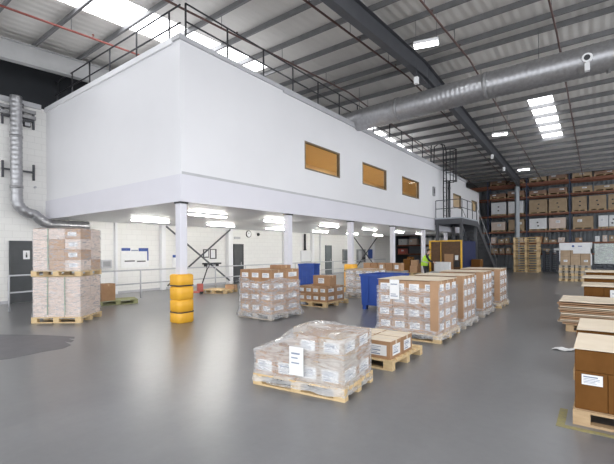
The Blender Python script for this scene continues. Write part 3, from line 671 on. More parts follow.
# --- front pallet with draped film
FX, FY, FR = -3.0, 4.13, math.radians(6)
pallet('pine pallet under the film draped load in the foreground', (FX, FY, 0), FR, 1.3, .86, pine, True, GP)
GA = 'cartons on the draped foreground pallet'
stack(4, 2, 1, (.31, .41, .28), (FX, FY, PH), FR, 'under the draped foreground film', GA, cardboard[:2] + [card_dim], lw=(.72, .5), left=True, tape_top=False, extra_keep=[(1, 1, 0), (2, 1, 0)], lz=.42, word='lower brown')
B = Matrix.Translation((FX, FY, PH + .282)) @ Matrix.Rotation(FR, 4, 'Z')
for ix in (1, 2, 3):
    for iy in (0, 1):
        if ix == 1 and iy == 0: continue
        M = B @ Matrix.Translation(((ix - 1.5) * .31, (iy - .5) * .41, 0))
        carton('upper brown carton %s, %s, under the draped foreground film' % (colword(ix, 4), rowword(iy, 2)), (.306, .406, .27), M, random.choice(cardboard[:2] + [card_dim]), GA, [f for f in ('front', 'right') if (f == 'front' and iy == 0) or (f == 'right' and ix == 3)], False, (.65, .45), None, .6, v=ix)
def zfp(x, y):
    u = (x + .66) / 1.32; v = (y + .45) / .9
    f = min(1, max(0, (u - .02) / .36)); f = f * f * (3 - 2 * f)
    g = min(1, max(0, (v + .1 - (0.55 - u) * .4) / .45)); f2 = max(f * (.55 + .45 * g) if u < .52 else f, 0)
    return .475 + .235 * f2 + .04 * math.sin(min(1, max(0, u * 1.3)) * PI) * (.4 + v * .6) - .02 * abs(2 * v - 1) ** 3
film('crumpled clear film draped over the whole foreground load', (FX, FY, 0), FR, .635, .422, .05, zfp, film_heavy, True, .014, .016, 2, 30, 12, None)
mb = MB(); mb.box(-.1, .1, -.002, 0, -.17, .17); mb.box(-.07, .05, -.003, -.0021, .08, .1, 1); mb.box(-.07, .02, -.003, -.0021, .03, .045, 1); mb.box(-.07, .04, -.003, -.0021, -.03, -.015, 1)
tag(mb.build('packing_slip', [paper, ink], None, (FX + .03 + .455 * math.sin(FR), FY - .455 * math.cos(FR), .39), FR), 'white packing slip on the front of the draped foreground load', 'paper')
# --- half pallet behind it
HX, HY = -2.96, 5.72
pallet('pine pallet with few cartons just behind the draped foreground load', (HX, HY, 0), 0, 1.2, 1.16, pine, True, GP)
GH = 'cartons on the half empty pallet'
for ix, iy, lab in ((1, 0, 'right front'), (0, 0, 'left front'), (1, 1, 'right rear'), (0, 1, 'left rear')):
    M = Matrix.Translation((HX + (.345 if ix else -.09), HY - .34 + iy * .40, PH)) @ Matrix.Rotation(random.uniform(-.02, .02), 4, 'Z')
    carton('low brown carton at the %s on the half empty pallet' % lab, (.42, .385, .255), M, cardboard[iy], GH, ['front', 'right'] if ix else ['front'], True, (.66, .6), card_sheet, .48, tapem=tape_clear, v=ix + iy)
M = Matrix.Translation((HX - .45, HY - .2, PH)); carton('pale carton at the far left of the half empty pallet', (.26, .5, .25), M, card_dim, GH, [], True)
# --- centre row of four wrapped loads
row = [(-3.0, 7.78, 1.27, 1.2, 'nearest'), (-2.95, 9.35, 1.16, 1.05, 'second'), (-2.97, 11.2, 1.16, 1.1, 'third'), (-2.93, 13.1, 1.16, 1.1, 'farthest')]
for k, (x, y, w, d, nm) in enumerate(row):
    pl = pallet('%s pallet in the centre row of wrapped loads' % nm, (x, y, 0), 0, w + .04, d + .04, pine if k in (0, 3) else pine_grey, True, GP)
    g = 'cartons of the %s centre row load' % nm
    stack(4 if k == 0 else 3, 3, 4, ((w - .06) / (4 if k == 0 else 3), (d - .06) / 3, .245), (x, y, PH), 0, '%s centre row load' % nm, g, cardboard[:2] if k else cardboard, lw=(.66, .52))
    sheet('pale card sheet lying on top of the %s centre row load' % nm, -w / 2 + .02, w / 2 - .02, -d / 2 + .02, d / 2 - .02, PH + .984, (x, y, 0), 0, card_sheet, .006, .02, k, group='top sheets of the centre row')
    film('clear stretch film around the %s centre row load' % nm, (x, y, 0), 0, w / 2 - .01, d / 2 - .01, .07, .98 if k else 1.0, film_m if k == 0 else film_thin, False, .07, .012, 5 + k)
    # corner protector
    mb = MB(); mb.box(w / 2 - .17, w / 2 - .02, -d / 2 + .012, -d / 2 + .02, PH + .02, 1.145); mb.box(w / 2 - .026, w / 2 - .018, -d / 2 + .02, -d / 2 + .1, PH + .02, 1.145)
    tag(mb.build('corner_protector', cardboard[2], None, (x, y - .02, 0)), 'tall brown corner board at the right front of the %s centre row load' % nm, 'corner board', 'corner boards of the centre row')
mb = MB(); mb.box(-.1, .1, -.002, 0, -.26, .12); mb.box(-.08, .06, -.003, -.0021, .02, .04, 1); mb.box(-.08, .07, -.003, -.0021, -.21, -.19, 1); mb.box(-.08, .03, -.003, -.0021, -.17, -.155, 1)
tag(mb.build('packing_slip', [paper, ink], None, (-3.23, 7.78 - .625, 1.02)), 'long white packing slip hung on the nearest centre row load', 'paper')
# --- tall wrapped load left of centre
TX, TY = -7.08, 7.8
pallet('pale film covered pallet under the tall load behind the corner column', (TX, TY, 0), 0, 1.18, 1.18, pine_grey, True, GP)
GT = 'cartons of the tall load beside the corner column'
stack(3, 2, 4, (.37, .55, .275), (TX, TY, PH), 0, 'tall load beside the corner column', GT, cardboard, lw=(.62, .42))
carton('single brown carton lying on top of the tall load beside the corner column', (.4, .4, .1), Matrix.Translation((TX + .2, TY + .2, PH + 1.103)), cardboard[1], None, [], True)
film('clear film around the lower three layers of the tall load', (TX, TY, 0), 0, .578, .572, .04, lambda x, y: 1.0 + .05 * math.sin(x * 5 + y * 4), film_m, False, .06, .012, 11)
# --- low load
LX, LY = -7.22, 10.45
pallet('pine pallet under the two layer load in the undercroft entrance', (LX, LY, 0), 0, 1.2, 1.3, pine, True, GP)
GL = 'cartons on the two layer load'
stack(4, 2, 2, (.275, .5, .235), (LX, LY - .05, PH), 0, 'two layer load beyond the tall load', GL, cardboard, lw=(.62, .45))
carton('large brown carton alone on top of the two layer load', (.62, .4, .32), Matrix.Translation((LX + .17, LY - .1, PH + .475)), cardboard[0], None, ['front'], True, (.36, .5))
# --- load behind it
KX, KY = -7.0, 13.0
pallet('pallet under the pale wrapped load in front of the third column', (KX, KY, 0), 0, 1.2, 1.1, pine_grey, True, GP)
stack(3, 2, 4, (.38, .5, .225), (KX, KY, PH), 0, 'load at the third column', 'cartons of the load at the third column', [card_dim, card_pink], lw=(.62, .5), left=True, word='pale')
film('clear film around the pale load at the third column', (KX, KY, 0), 0, .585, .512, .05, 1.0, film_m, False, .04, .01, 14)
# --- blue bins
def bin_(x, y, rz, w, d, z1, lab):
    t = thing('plastic_bin', lab, 'bin', (x, y, 0), rz, 'blue plastic bins')
    mb = MB(); th = .04; a, b_ = w / 2, d / 2; z0 = .13
    def fr(t0, t1, z): return [(-a * t0, -b_ * t1, z), (a * t0, -b_ * t1, z), (a * t0, b_ * t1, z), (-a * t0, b_ * t1, z)]
    o1, o2 = fr(.94, .94, z0), fr(1, 1, z1); i1, i2 = fr(.88, .88, z0 + .04), fr(.94, .94, z1)
    for k in range(4):
        k2 = (k + 1) % 4
        mb.quad([o1[k], o1[k2], o2[k2], o2[k]]); mb.quad([i1[k2], i1[k], i2[k], i2[k2]]); mb.quad([o2[k], o2[k2], i2[k2], i2[k]])
    mb.quad(o1[::-1]); mb.quad(i1); tb = mb.build('tub', blue_p, t)
    mb = MB(); a2, b2 = a * 1.02, b_ * 1.02
    for s in (-1, 1):
        mb.box(-a2, a2, s * b2 - .015, s * b2 + .015, z1 - .07, z1 + .002); mb.box(s * a2 - .015, s * a2 + .015, -b2, b2, z1 - .07, z1 + .002)
    mb.build('rim', blue_p, tb)
    mb = MB()
    for f in (-.5, 0, .5): mb.box(a * f - .02, a * f + .02, -b_ * 1.0, -b_ * .94, z0 + .1, z1 - .07)
    mb.build('side_rib', blue_p, tb)
    for sx in (-1, 1):
        for sy in (-1, 1): MB().box(sx * a * .8 - .06, sx * a * .8 + .06, sy * b_ * .8 - .06, sy * b_ * .8 + .06, 0, z0).build('foot', blue_p, t)
bin_(-5.15, 10.72, 0, 1.0, 1.15, 1.03, 'large blue plastic bin behind the nearest centre row load')
bin_(-11.1, 15.0, .3, .78, .85, 1.12, 'smaller blue plastic bin by the handrail behind the tall load')
# --- left stack on two pallets
R0 = math.radians(37.5); LS = Vector((-10.36, 4.62, 0)) + Vector((math.cos(R0), math.sin(R0), 0)) * -.3
lsx, lsy = -10.61 + .5 * -math.sin(R0), 3.985 + .5 * math.cos(R0)
pallet('lower pine pallet of the double left stack', (lsx, lsy, 0), R0, 1.2, 1.0, pine, True, 'pallets of the left stack')
GQ = 'cartons of the left double stack'
stack(3, 2, 2, (.385, .47, .49), (lsx, lsy, PH), R0, 'lower load of the left stack', GQ, [card_pink], faces=(), word='pale')
film('clear film around the lower load of the left stack', (lsx, lsy, 0), R0, .585, .478, .1, 1.12, film_thin, False, .01, .008, 20)
zq = 1.135
pallet('upper pine pallet of the double left stack', (lsx, lsy, zq), R0, 1.2, 1.0, pine, True, 'pallets of the left stack')
stack(3, 2, 4, (.385, .47, .253), (lsx + .03, lsy, zq + PH), R0, 'upper load of the left stack', GQ, [card_pink, cardboard[2]], faces=('front',), word='pink brown', nolab=[(a, 0, z) for a in (0, 1) for z in range(4)], lw=(.55, .4), tape_top=False)
film('clear film around the upper load of the left stack', (lsx + .03, lsy, 0), R0, .587, .478, zq + .12, 2.3, film_thin, False, .012, .01, 22)
for k, (bx, z0, z1, ds) in enumerate(((-.2, .2, 1.12, 'left strap on the lower load'), (.22, .2, 1.12, 'right strap on the lower load'), (-.18, zq + .16, 2.3, 'strap on the upper load'))):
    mb = MB(); mb.box(bx - .008, bx + .008, -.512, -.506, z0, z1); mb.box(bx - .008, bx + .008, -.506, .49, z1 + .0, z1 + .004)
    tag(mb.build('strapping', varied('green_strap%d' % k, (.16, .28, .20), (.2, .33, .24), 5, .4), None, (lsx, lsy, 0), R0), 'green ' + ds + ' of the left stack', 'strap', 'straps of the left stack')
sheet('grey pallet sheet on top of the left stack', -.57, .57, -.46, .46, zq + PH + 1.016, (lsx + .03, lsy, 0), R0, card_pink, .006, .03, 4)
# cartons and pallets at the wall behind
carton('brown carton on the floor left of the left stack', (.4, .4, .5), Matrix.Translation((-12.9, 5.3, 0)) @ Matrix.Rotation(.4, 4, 'Z'), cardboard[1])
pallet('greenish pallet standing by the handrail right of the left stack', (-13.05, 6.75, 0), 1.2, 1.2, .8, varied('pallet_green', (.25, .26, .12), (.35, .35, .18), 4, .7), True, 'pallets by the handrail')
carton('brown carton on the greenish pallet beside the left stack', (.4, .45, .55), Matrix.Translation((-13.0, 6.35, PH)), cardboard[0])
pallet('pale pine pallet lying below the cross brace by the handrail', (-12.9, 11.05, 0), .35, 1.2, 1.0, pine, True, 'pallets by the handrail')
carton('small brown carton on the pallet below the cross brace', (.42, .3, .18), Matrix.Translation((-12.55, 11.4, PH)) @ Matrix.Rotation(.35, 4, 'Z'), cardboard[2])
t = thing('pallet_truck', 'red hand pallet truck parked by the handrail below the brace', 'pallet truck', (-13.1, 10.2, 0), -.4)
MB().box(-.12, .12, -.1, .12, .1, .42).build('pump_body', red_paint, t, bevel=.03)
for x in (-.2, .2): MB().box(x - .08, x + .08, -1.1, -.08, .07, .12).build('fork', red_paint, t)
MB().bar((-.0, .08, .35), (0, .32, 1.05), .04, .04).build('tiller', black_m, t)
MB().tube([(-.16, .36, 1.22), (-.15, .33, 1.08), (0, .31, 1.02), (.15, .33, 1.08), (.16, .36, 1.22), (0, .37, 1.25), (-.16, .36, 1.22)], .016, 6).build('handle', black_m, t)
for x in (-.06, .06): MB().tube([(x - .03, .05, .08), (x + .03, .05, .08)], .08, 12).build('wheel', black_m, t)
# things seen at the far end of the undercroft
t = thing('roller_table', 'grey table carrying brown cartons beyond the blue bin', 'table', (-8.2, 17.0, 0))
MB().box(-1.05, 1.05, -.4, .4, .72, .78).build('table_top', galv_light, t)
for x in (-.95, .95):
    for y in (-.32, .32): MB().box(x - .03, x + .03, y - .03, y + .03, 0, .72).build('leg', galv_light, t)
for k in range(5):
    carton('brown carton %s of the row on the grey table' % colword(k, 5), (.36, .4, .36), Matrix.Translation((-9.0 + k * .385, 17.0, .781)), cardboard[k % 2], 'cartons on the grey table', ['front'] if k in (2, 4) else [], True, (.5, .5))
HB = .4345
for kk in range(3): pallet('pallet under the loose golden cartons before the fifth column, %s' % ('bottom one', 'middle one', 'top one')[kk], (-8.85, 22.3, kk * .1445), .2, 1.2, 1.0, pine, False, GP)
k = 0
for (dx, dy, dz, w, d, h) in ((-.35, -.2, 0, .45, .4, .45), (.12, -.2, 0, .42, .4, .4), (-.3, .25, 0, .5, .4, .6), (.28, .25, 0, .5, .4, .5), (-.3, -.2, .455, .4, .36, .32), (.15, -.18, .405, .4, .36, .32), (-.28, .24, .605, .36, .36, .3)):
    carton('golden carton in the loose heap before the fifth column, %s placed' % ORD[k], (w, d, h), Matrix.Translation((-8.85 + dx, 22.3 + dy, HB + dz)) @ Matrix.Rotation(.2, 4, 'Z'), cardboard[2] if k % 2 else card_gold, 'loose golden cartons', [], True); k += 1
t = thing('work_table', 'low work table beside the person in the green vest', 'table', (-6.95, 21.75, 0))
MB().box(-.6, .6, -.4, .4, .5, .55).build('table_top', galv_light, t)
for x in (-.54, .54):
    for y in (-.34, .34): MB().box(x - .03, x + .03, y - .03, y + .03, 0, .5).build('leg', galv_light, t)
for ix in range(3):
    for iz in range(2):
        carton('white carton %s in the %s row on the low work table' % (colword(ix, 3), 'upper' if iz else 'lower'), (.26, .4, .26), Matrix.Translation((-7.25 + ix * .268, 21.75, .551 + iz * .262)), card_white, 'white cartons on the work table', [], True, tapem=tape_clear)
pallet('pallet with golden cartons beneath the stair', (-5.9, 25.6, 0), 0, 1.2, 1.0, pine, False, GP)
for k, (dx, dz, w, h) in enumerate(((-.25, 0, .55, .6), (.3, 0, .5, .45), (-.2, .605, .5, .4))):
    carton('golden carton %s beneath the stair beside the navy machine' % ('at left', 'at right', 'on top')[k], (w, .8, h), Matrix.Translation((-5.9 + dx, 25.6, PH + dz)), card_gold, 'golden cartons beneath the stair')
# ------------------------------------------------------------------ right hand row
G1 = 'cartons of the front right load'
pallet('worn pine pallet under the front right load', (.37, 5.12, 0), 0, 1.2, 1.0, pine_old, True, 'pallets of the right row')
for ix in range(4):
    x = -.215 + .26 * ix + .13
    for iy in range(2):
        if iy and not 0: pass
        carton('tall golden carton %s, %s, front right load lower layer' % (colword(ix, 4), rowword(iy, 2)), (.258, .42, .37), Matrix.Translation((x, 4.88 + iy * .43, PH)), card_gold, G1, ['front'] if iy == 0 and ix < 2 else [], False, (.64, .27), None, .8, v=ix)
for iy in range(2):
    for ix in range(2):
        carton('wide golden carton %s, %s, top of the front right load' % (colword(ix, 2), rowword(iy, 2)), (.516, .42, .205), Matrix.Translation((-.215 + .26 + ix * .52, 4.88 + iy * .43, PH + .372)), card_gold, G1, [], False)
sheet('pale card sheet on top of the front right load', -.59, .47, -.54, .34, PH + .579, (.37, 5.2, 0), 0, card_sheet, .008, .012, 3, group='top sheets of the right row')
pallet('pine pallet under the second load of the right row', (.30, 6.75, 0), 0, 1.2, 1.1, pine_old, True, 'pallets of the right row')
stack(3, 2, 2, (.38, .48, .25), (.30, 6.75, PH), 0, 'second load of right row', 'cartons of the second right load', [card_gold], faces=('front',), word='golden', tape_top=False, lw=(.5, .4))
sheet('pale card sheet on top of the second load of the right row', -.56, .56, -.52, .52, PH + .504, (.30, 6.75, 0), 0, card_sheet, .008, .012, 9, group='top sheets of the right row')
pallet('old pallet under the heap of flattened cardboard', (.05, 10.35, 0), 0, 1.3, 1.1, pine_old, True, 'pallets of the right row')
for k in range(14):
    sheet('flattened brown carton, %s from the bottom of the cardboard heap' % ORD[k], -.74 + random.uniform(-.06, .05), .7 + random.uniform(-.05, .1), -.56 + random.uniform(-.03, .03), .6 + random.uniform(-.03, .03), PH + .008 + k * .034, (.05, 10.35, 0), random.uniform(-.03, .03), [cardboard[2], card_dim, card_sheet, cardboard[0]][k % 4] if k < 13 else card_sheet, .02, .012 if k < 13 else .05, k, 'flattened_carton', 'flattened carton', 'flattened cartons in the heap')
pallet('pallet under the golden load beyond the cardboard heap', (.25, 12.5, 0), 0, 1.2, 1.1, pine_old, True, 'pallets of the right row')
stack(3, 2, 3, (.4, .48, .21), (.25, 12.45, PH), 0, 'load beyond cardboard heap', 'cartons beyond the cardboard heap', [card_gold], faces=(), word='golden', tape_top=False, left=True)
sheet('pale card sheet on the golden load beyond the cardboard heap', -.64, .64, -.52, .52, PH + .64, (.25, 12.45, 0), 0, card_sheet, .04, .01, 5, group='top sheets of the right row')
mb = MB(); mb.box(-.13, .13, -.002, 0, -.22, .1); mb.box(-.09, .08, -.003, -.0021, 0, .02, 1)
tag(mb.build('packing_slip', [paper, ink], None, (.3, 11.955, .62)), 'white packing slip on the golden load at the right edge', 'paper')
for k, (y, z, lab) in enumerate(((14.4, .72, 'next'), (16.4, .80, 'last'))):
    pallet('pallet under the %s golden load of the right row' % lab, (.2, y, 0), 0, 1.2, 1.1, pine_old, False, 'pallets of the right row')
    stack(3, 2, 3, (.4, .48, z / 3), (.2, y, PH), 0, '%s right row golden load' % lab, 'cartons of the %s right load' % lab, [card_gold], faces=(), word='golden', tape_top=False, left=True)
    sheet('pale card sheet on the %s golden load of the right row' % lab, -.64, .64, -.52, .52, PH + z + .006, (.2, y, 0), 0, card_sheet, .04, .01, 15 + k, group='top sheets of the right row')
# --- white topped load on stacked pallets
def pstack(x, y, n, lab, mat, w=1.2, d=1.0, h=PH, group='stacked pallets', rz=0, sz=1):
    for k in range(n):
        pp_ = pallet('%s, %s' % (lab, 'bottom one' if k == 0 else 'top one' if k == n - 1 else ORD[k] + ' from the bottom'), (x + random.uniform(-.02, .02), y + random.uniform(-.02, .02), k * (h + .0005)), rz + random.uniform(-.02, .02), w, d, mat if not isinstance(mat, list) else mat[k % len(mat)], False, group); pp_.scale.z = sz
    return n * (h + .0005)
for sx, wd in ((-1.5, 'left'), (-.78, 'right')):
    zt = pstack(sx, 25.9, 6, 'pine pallet in the %s short pile under the white topped load' % wd, [pine, pine_grey], .68, 1.0)
x0 = -1.1
k = 0
for ix in range(3):
    for iz in range(2):
        carton('brown carton %s, %s layer, below the white cover' % (colword(ix, 3), 'lower' if iz == 0 else 'upper'), (.44, .9, .45), Matrix.Translation((x0 - .455 + ix * .455, 25.9, zt + .002 + iz * .452)), card_dim, 'cartons below the white cover', ['front'] if (ix + iz) % 2 == 0 else [], False, (.4, .25))
mb = MB(); mb.box(-.72, .72, -.5, .5, .905, 1.2); mb.box(-.1, .72, -.5, -.47, .62, .905); mb.box(-.72, -.1, -.5, -.47, .8, .905); mb.box(-.72, -.68, -.5, -.49, .2, .905); mb.box(.66, .72, -.5, -.49, 0, .905); mb.tube([(-.1, -.501, 1.02), (-.1, -.505, 1.02)], .06, 12, 1); mb.box(.12, .3, -.504, -.501, .99, 1.03, 1)
tag(mb.build('pallet_cover', [card_white, board_blue], None, (x0, 25.9, zt + .002)), 'white cover over the brown load on the short pallet piles', 'cover')
carton('large pale green wrapped carton right of the white topped load', (.85, 1.0, 1.05), Matrix.Translation((.15, 26.0, .95)), varied('pale_green', (.36, .42, .38), (.43, .49, .45), 4, .4), None, [], False)
zt2 = pstack(.15, 26.0, 6, 'dark pallet in the pile under the pale green load', pallet_dark, 1.0, 1.0, .15)
film('shiny film around the pale green load', (.15, 26.0, 0), 0, .43, .505, .95, 2.0, film_m, False, .01, .01, 31)
bpy.data.objects['pallet'].name = 'pallet'
pstack(-4.6, 34.6, 14, 'pine pallet in the tall pile before the grey stanchion', [pine, pine, pine_old], 1.7, 1.2, PH * 1.32, 'tall pine pallet pile', 0, 1.32)
pstack(-3.15, 36.2, 11, 'dark pallet in the pile right of the tall pine pile', pallet_dark, 1.05, .9, .15, 'dark pallet pile')
# ------------------------------------------------------------------ racking
RY0, RY1 = 37.0, 38.1
UX = [-16.81, -13.84, -10.87, -7.9, -4.92, -1.94, 1.04, 4.0]
LV = [1.42, 2.29, 3.27, 4.66, 6.12, 7.25]
t = thing('pallet_racking', 'tall pallet racking with rust orange beams along the back wall', 'racking', (-6, RY0, 0))
for x in UX:
    mb = MB()
    for y in (.05, 1.05): mb.box(x + 6 - .05, x + 6 + .05, y - .04, y + .04, 0, 7.7)
    uf = mb.build('upright_frame', rack_dark, t); mb = MB()
    for k in range(9):
        a, b_ = (.05, 1.05) if k % 2 else (1.05, .05); mb.bar((x + 6, a, .3 + k * .8), (x + 6, b_, 1.1 + k * .8), .03, .03)
    mb.build('lattice_brace', rack_dark, uf)
for i in range(len(UX) - 1):
    for z in LV:
        hb = .12 if z < 7 else .22
        mb = MB(); 
        for y in (.0, 1.06): mb.box(UX[i] + 6 + .05, UX[i + 1] + 6 - .05, y - .015, y + .025, z - hb, z)
        mb.build('beam', rack_orange, t)
        MB().box(UX[i] + 6 + .05, UX[i + 1] + 6 - .05, .03, 1.04, z - .03, z - .005).build('shelf_panel', galv, t)
def load(x0, x1, z, h, mat, lab, group, y=RY0 + .5, d=.9, pal=True, holes=False, name='shelf_carton', n=1):
    w = x1 - x0
    zz = z
    if pal:
        pallet('pallet under the %s' % lab, ((x0 + x1) / 2, y, z + .001), 0, w, d, pine_old, False, 'pallets on the racking'); zz = z + PH + .002
    o = link(carton_mesh(w - .02, d - .02, h, mat), name, None, ((x0 + x1) / 2, y, zz)); tag(o, lab, 'carton', group)
    if holes:
        for hz in (.3, .62): link(hole_mesh, 'hand_hole', o, (random.uniform(-.05, .05), -d / 2 + .009, h * hz))
    else:
        link(label_mesh(min(.3, w * .3), min(.2, h * .3), random.randrange(5)), 'label', o, (random.uniform(-.25, .25) * w, -d / 2 + .0095, h * .62))
    return o
hole_mesh = MB().box(-.06, .06, -.002, 0, -.05, .05).mesh('hand_hole', black_m)
rb = varied('rack_brown', (.33, .24, .15), (.42, .31, .2), 3, .75); rb2 = varied('rack_brown_dark', (.22, .13, .09), (.30, .18, .12), 3, .75)
L3 = [(-7.65, -6.5, card_white, 1), (-6.3, -5.15, card_white, 0), (-4.75, -3.45, rb, 1), (-3.35, -2.1, rb, 1), (-1.8, -.85, rb, 1), (-.72, .35, rb, 1), (.45, .95, rb, 1)]
for k, (a, b_, mm, hh) in enumerate(L3): load(a, b_, LV[3], 1.0, mm, '%s box %s from left on the fourth racking shelf' % ('white' if mm is card_white else 'brown', ORD[k]), 'boxes on the fourth racking shelf', holes=bool(hh))
L2 = [(-7.65, -6.55, card_pink, 0), (-6.3, -5.1, rb, 0), (-4.75, -3.5, card_white, 1), (-3.35, -2.2, card_pink, 0), (-1.75, -.45, rb, 0), (-.15, .45, card_white, 0), (.5, .95, card_white, 1)]
for k, (a, b_, mm, hh) in enumerate(L2): load(a, b_, LV[2], .85 if k else .7, mm, '%s box %s from left on the third racking shelf' % ({card_white: 'white', card_pink: 'pale'}.get(mm, 'brown'), ORD[k]), 'boxes on the third racking shelf', holes=bool(hh))
x = -7.7; k = 0
while x < .9:
    w = random.choice((.3, .38, .45, .55)); 
    if not any(abs(x + w / 2 - u) < w / 2 + .07 for u in UX) and random.random() < .86:
        mm = random.choice((rb, rb, card_white, cardboard[0], card_pink))
        load(x, x + w, LV[1], random.uniform(.22, .52), mm, 'small %s carton, %s from left on the second racking shelf' % ({card_white: 'white', card_pink: 'pale'}.get(mm, 'brown'), ORD[min(k, 19)]), 'small cartons on the second racking shelf', pal=False, d=.7); k += 1
    x += w + random.uniform(.03, .22)
x = -7.7; k = 0
while x < -1.9:
    w = random.choice((.35, .45, .55))
    if not any(abs(x + w / 2 - u) < w / 2 + .07 for u in UX):
        mm = random.choice((rb, card_white, rb2, card_dim))
        load(x, x + w, LV[0], random.uniform(.25, .55), mm, 'small carton %s from left on the lowest racking shelf' % ORD[min(k, 19)], 'small cartons on the lowest racking shelf', pal=False, d=.7); k += 1
    x += w + random.uniform(.1, .4)
k = 0
for lv, hs in ((4, .38), (5, .3)):
    for i in range(3, 6):
        for (f0, f1) in ((.06, .48), (.52, .95)):
            a, b_ = UX[i] + (UX[i + 1] - UX[i]) * f0, UX[i] + (UX[i + 1] - UX[i]) * f1
            load(a, b_, LV[lv], hs * random.uniform(.7, 1.2), random.choice((rb2, rb2, rb)), 'low dark brown load %s from left on the %s racking shelf' % (ORD[(i - 3) * 2 + (f0 > .3)], 'fifth' if lv == 4 else 'top'), 'low loads on the upper racking shelves', holes=False)
# goods seen through the undercroft at the far left of the racking
for i, (a, b_, lv, h, mm) in enumerate(((-16.4, -15.3, 2, .8, rb2), (-15.1, -14.1, 2, .7, rb2), (-13.6, -12.5, 2, .8, rb2), (-16.3, -15.4, 1, .6, card_white), (-15.2, -14.4, 1, .6, card_pink), (-13.6, -12.9, 1, .65, card_white), (-12.7, -12.0, 1, .65, card_white), (-16.4, -15.6, 0, .5, red_paint), (-13.5, -12.6, 0, .6, card_white))):
    load(a, b_, LV[lv], h, mm, '%s carton on the racking beyond the undercroft, %s of nine' % ({card_white: 'white', card_pink: 'pale', red_paint: 'red'}.get(mm, 'dark brown'), ORD[i]), 'cartons on the racking beyond the undercroft', pal=False, d=.8)
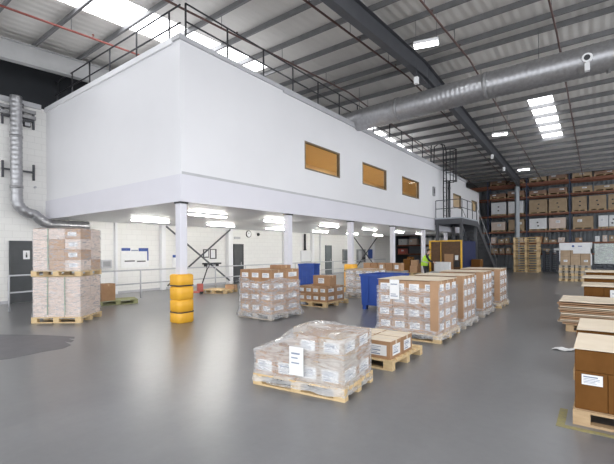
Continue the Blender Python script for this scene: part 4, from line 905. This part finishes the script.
# ------------------------------------------------------------------ person
def person(x, y, rz):
    t = thing('person', 'person in a green high visibility vest leaning over the low work table', 'person', (x, y, 0), rz)
    J = {'pel': (0, 0, .95), 'sp': (.03, .0, 1.12), 'ch': (.12, 0, 1.32), 'nk': (.2, 0, 1.49), 'hd0': (.235, 0, 1.56), 'hd1': (.26, 0, 1.68),
         'hl': (0, .1, .9), 'kl': (.04, .11, .5), 'al': (-.03, .11, .08), 'tl': (.13, .12, .035),
         'hr': (0, -.1, .9), 'kr': (.05, -.11, .5), 'ar': (0, -.11, .08), 'tr': (.16, -.12, .035),
         'sl': (.15, .17, 1.40), 'el': (.28, .22, 1.15), 'wl': (.48, .15, 1.05), 'sr': (.15, -.17, 1.40), 'er': (.28, -.22, 1.15), 'wr': (.48, -.15, 1.05), 'pml': (.56, .13, 1.03), 'pmr': (.56, -.13, 1.03)}
    Rd = {'pel': .15, 'sp': .14, 'ch': .155, 'nk': .065, 'hd0': .07, 'hd1': .1, 'hl': .095, 'kl': .062, 'al': .045, 'tl': .04, 'hr': .095, 'kr': .062, 'ar': .045, 'tr': .04,
          'sl': .07, 'el': .05, 'wl': .032, 'sr': .07, 'er': .05, 'wr': .032, 'pml': .04, 'pmr': .04}
    E = [('pel', 'sp'), ('sp', 'ch'), ('ch', 'nk'), ('nk', 'hd0'), ('hd0', 'hd1'), ('pel', 'hl'), ('hl', 'kl'), ('kl', 'al'), ('al', 'tl'), ('pel', 'hr'), ('hr', 'kr'), ('kr', 'ar'), ('ar', 'tr'), ('ch', 'sl'), ('sl', 'el'), ('el', 'wl'), ('wl', 'pml'), ('ch', 'sr'), ('sr', 'er'), ('er', 'wr'), ('wr', 'pmr')]
    for s, h in ((1, 'l'), (-1, 'r')):
        px, py, pz = J['pm' + h]
        for f, (dy, ln) in enumerate(((-.03, .07), (-.01, .08), (.01, .075), (.03, .06))):
            a, b_ = 'f%s%da' % (h, f), 'f%s%db' % (h, f)
            J[a] = (px + ln * .5, py + dy, pz - .005); J[b_] = (px + ln, py + dy, pz - .035); Rd[a] = .009; Rd[b_] = .008; E += [('pm' + h, a), (a, b_)]
        J['t' + h + '1'] = (px + .01, py - s * .05, pz - .01); J['t' + h + '2'] = (px + .045, py - s * .06, pz - .03); Rd['t' + h + '1'] = .011; Rd['t' + h + '2'] = .009; E += [('w' + h, 't' + h + '1'), ('t' + h + '1', 't' + h + '2')]
    ks = list(J); me = bpy.data.meshes.new('body'); me.from_pydata([J[k] for k in ks], [(ks.index(a), ks.index(b_)) for a, b_ in E], [])
    o = link(me, 'body', t)
    sk = o.modifiers.new('skin', 'SKIN'); 
    for i, k in enumerate(ks): me.skin_vertices[0].data[i].radius = (Rd[k], Rd[k])
    me.skin_vertices[0].data[0].use_root = True
    ss = o.modifiers.new('sub', 'SUBSURF'); ss.levels = 1; ss.render_levels = 2
    dg = bpy.context.evaluated_depsgraph_get(); m2 = bpy.data.meshes.new_from_object(o.evaluated_get(dg)); o.modifiers.clear(); o.data = m2
    m2.materials.clear(); m2.materials.append(cloth_dark); m2.materials.append(skin_m)
    for p in m2.polygons:
        c = p.center; p.use_smooth = True; p.material_index = 1 if c.z > 1.5 or (c.x > .46 and c.z > .9) else 0
    # face: nose, eyes, ears, mouth
    fm = MB(); fm.tube([(.345, 0, 1.675), (.375, 0, 1.64), (.35, 0, 1.63)], [.01, .018, .012], 6); fm.build('nose', skin_m, t)
    em = MB(); em.tube([(.345, .035, 1.685), (.358, .036, 1.685)], .012, 8); em.tube([(.345, -.035, 1.685), (.358, -.036, 1.685)], .012, 8); em.build('eyes', black_m, t)
    em = MB(); em.tube([(.335, -.025, 1.60), (.345, 0, 1.598), (.335, .025, 1.60)], .007, 6); em.build('mouth', red_paint, t)
    em = MB(); em.tube([(.26, .095, 1.65), (.255, .108, 1.68)], .018, 8); em.tube([(.26, -.095, 1.65), (.255, -.108, 1.68)], .018, 8); em.build('ears', skin_m, t)
    bm = bmesh.new(); bmesh.ops.create_uvsphere(bm, u_segments=16, v_segments=10, radius=.112)
    for v in bm.verts: v.co = Vector((v.co.x * 1.0 + .235, v.co.y * .95, v.co.z * .95 + 1.70))
    bmesh.ops.delete(bm, geom=[f for f in bm.faces if f.calc_center_median().z < 1.66 or (f.calc_center_median().x > .29 and f.calc_center_median().z < 1.74)], context='FACES')
    hm = bpy.data.meshes.new('hair'); bm.to_mesh(hm); bm.free(); hm.materials.append(hair_m)
    link(hm, 'hair', t)
    mb = MB(); mb.tube([(-.0, 0, .86), (.0, 0, 1.0), (.04, 0, 1.12), (.1, 0, 1.25), (.15, 0, 1.36), (.17, 0, 1.42)], [.19, .185, .18, .195, .18, .11], 18)
    mb.build('vest', hivis, t)
    mb = MB(); mb.tube([(.025, 0, 1.06), (.04, 0, 1.11)], .2, 18); mb.build('reflective_band', grey_trim, t)
person(-7.85, 21.35, .3)
# ------------------------------------------------------------------ light and camera
w = bpy.data.worlds.new('daylight'); bpy.context.scene.world = w; w.use_nodes = True
bg = w.node_tree.nodes['Background']; bg.inputs[0].default_value = (.93, .96, 1, 1); bg.inputs[1].default_value = 2.1
sc = bpy.context.scene
cam = bpy.data.cameras.new('camera'); co = bpy.data.objects.new('camera', cam); C.objects.link(co); sc.camera = co
cam.sensor_width = 36; cam.lens = 393.0 / 614 * 36; cam.shift_y = 19.5 / 614; cam.clip_end = 200
co.matrix_world = Matrix.Translation((0, 0, 1.7)) @ Matrix.Rotation(math.radians(36.8), 4, 'Z') @ Matrix.Rotation(PI / 2, 4, 'X') @ Matrix.Rotation(math.radians(-.4), 4, 'Z')
sc.view_settings.view_transform = 'Standard'; sc.view_settings.look = 'None'; sc.view_settings.gamma = 1; sc.view_settings.use_curve_mapping = False
sc.view_settings.exposure = .6
sc.cycles.use_denoising = True
sc.cycles.max_bounces = 8; sc.cycles.transparent_max_bounces = 16
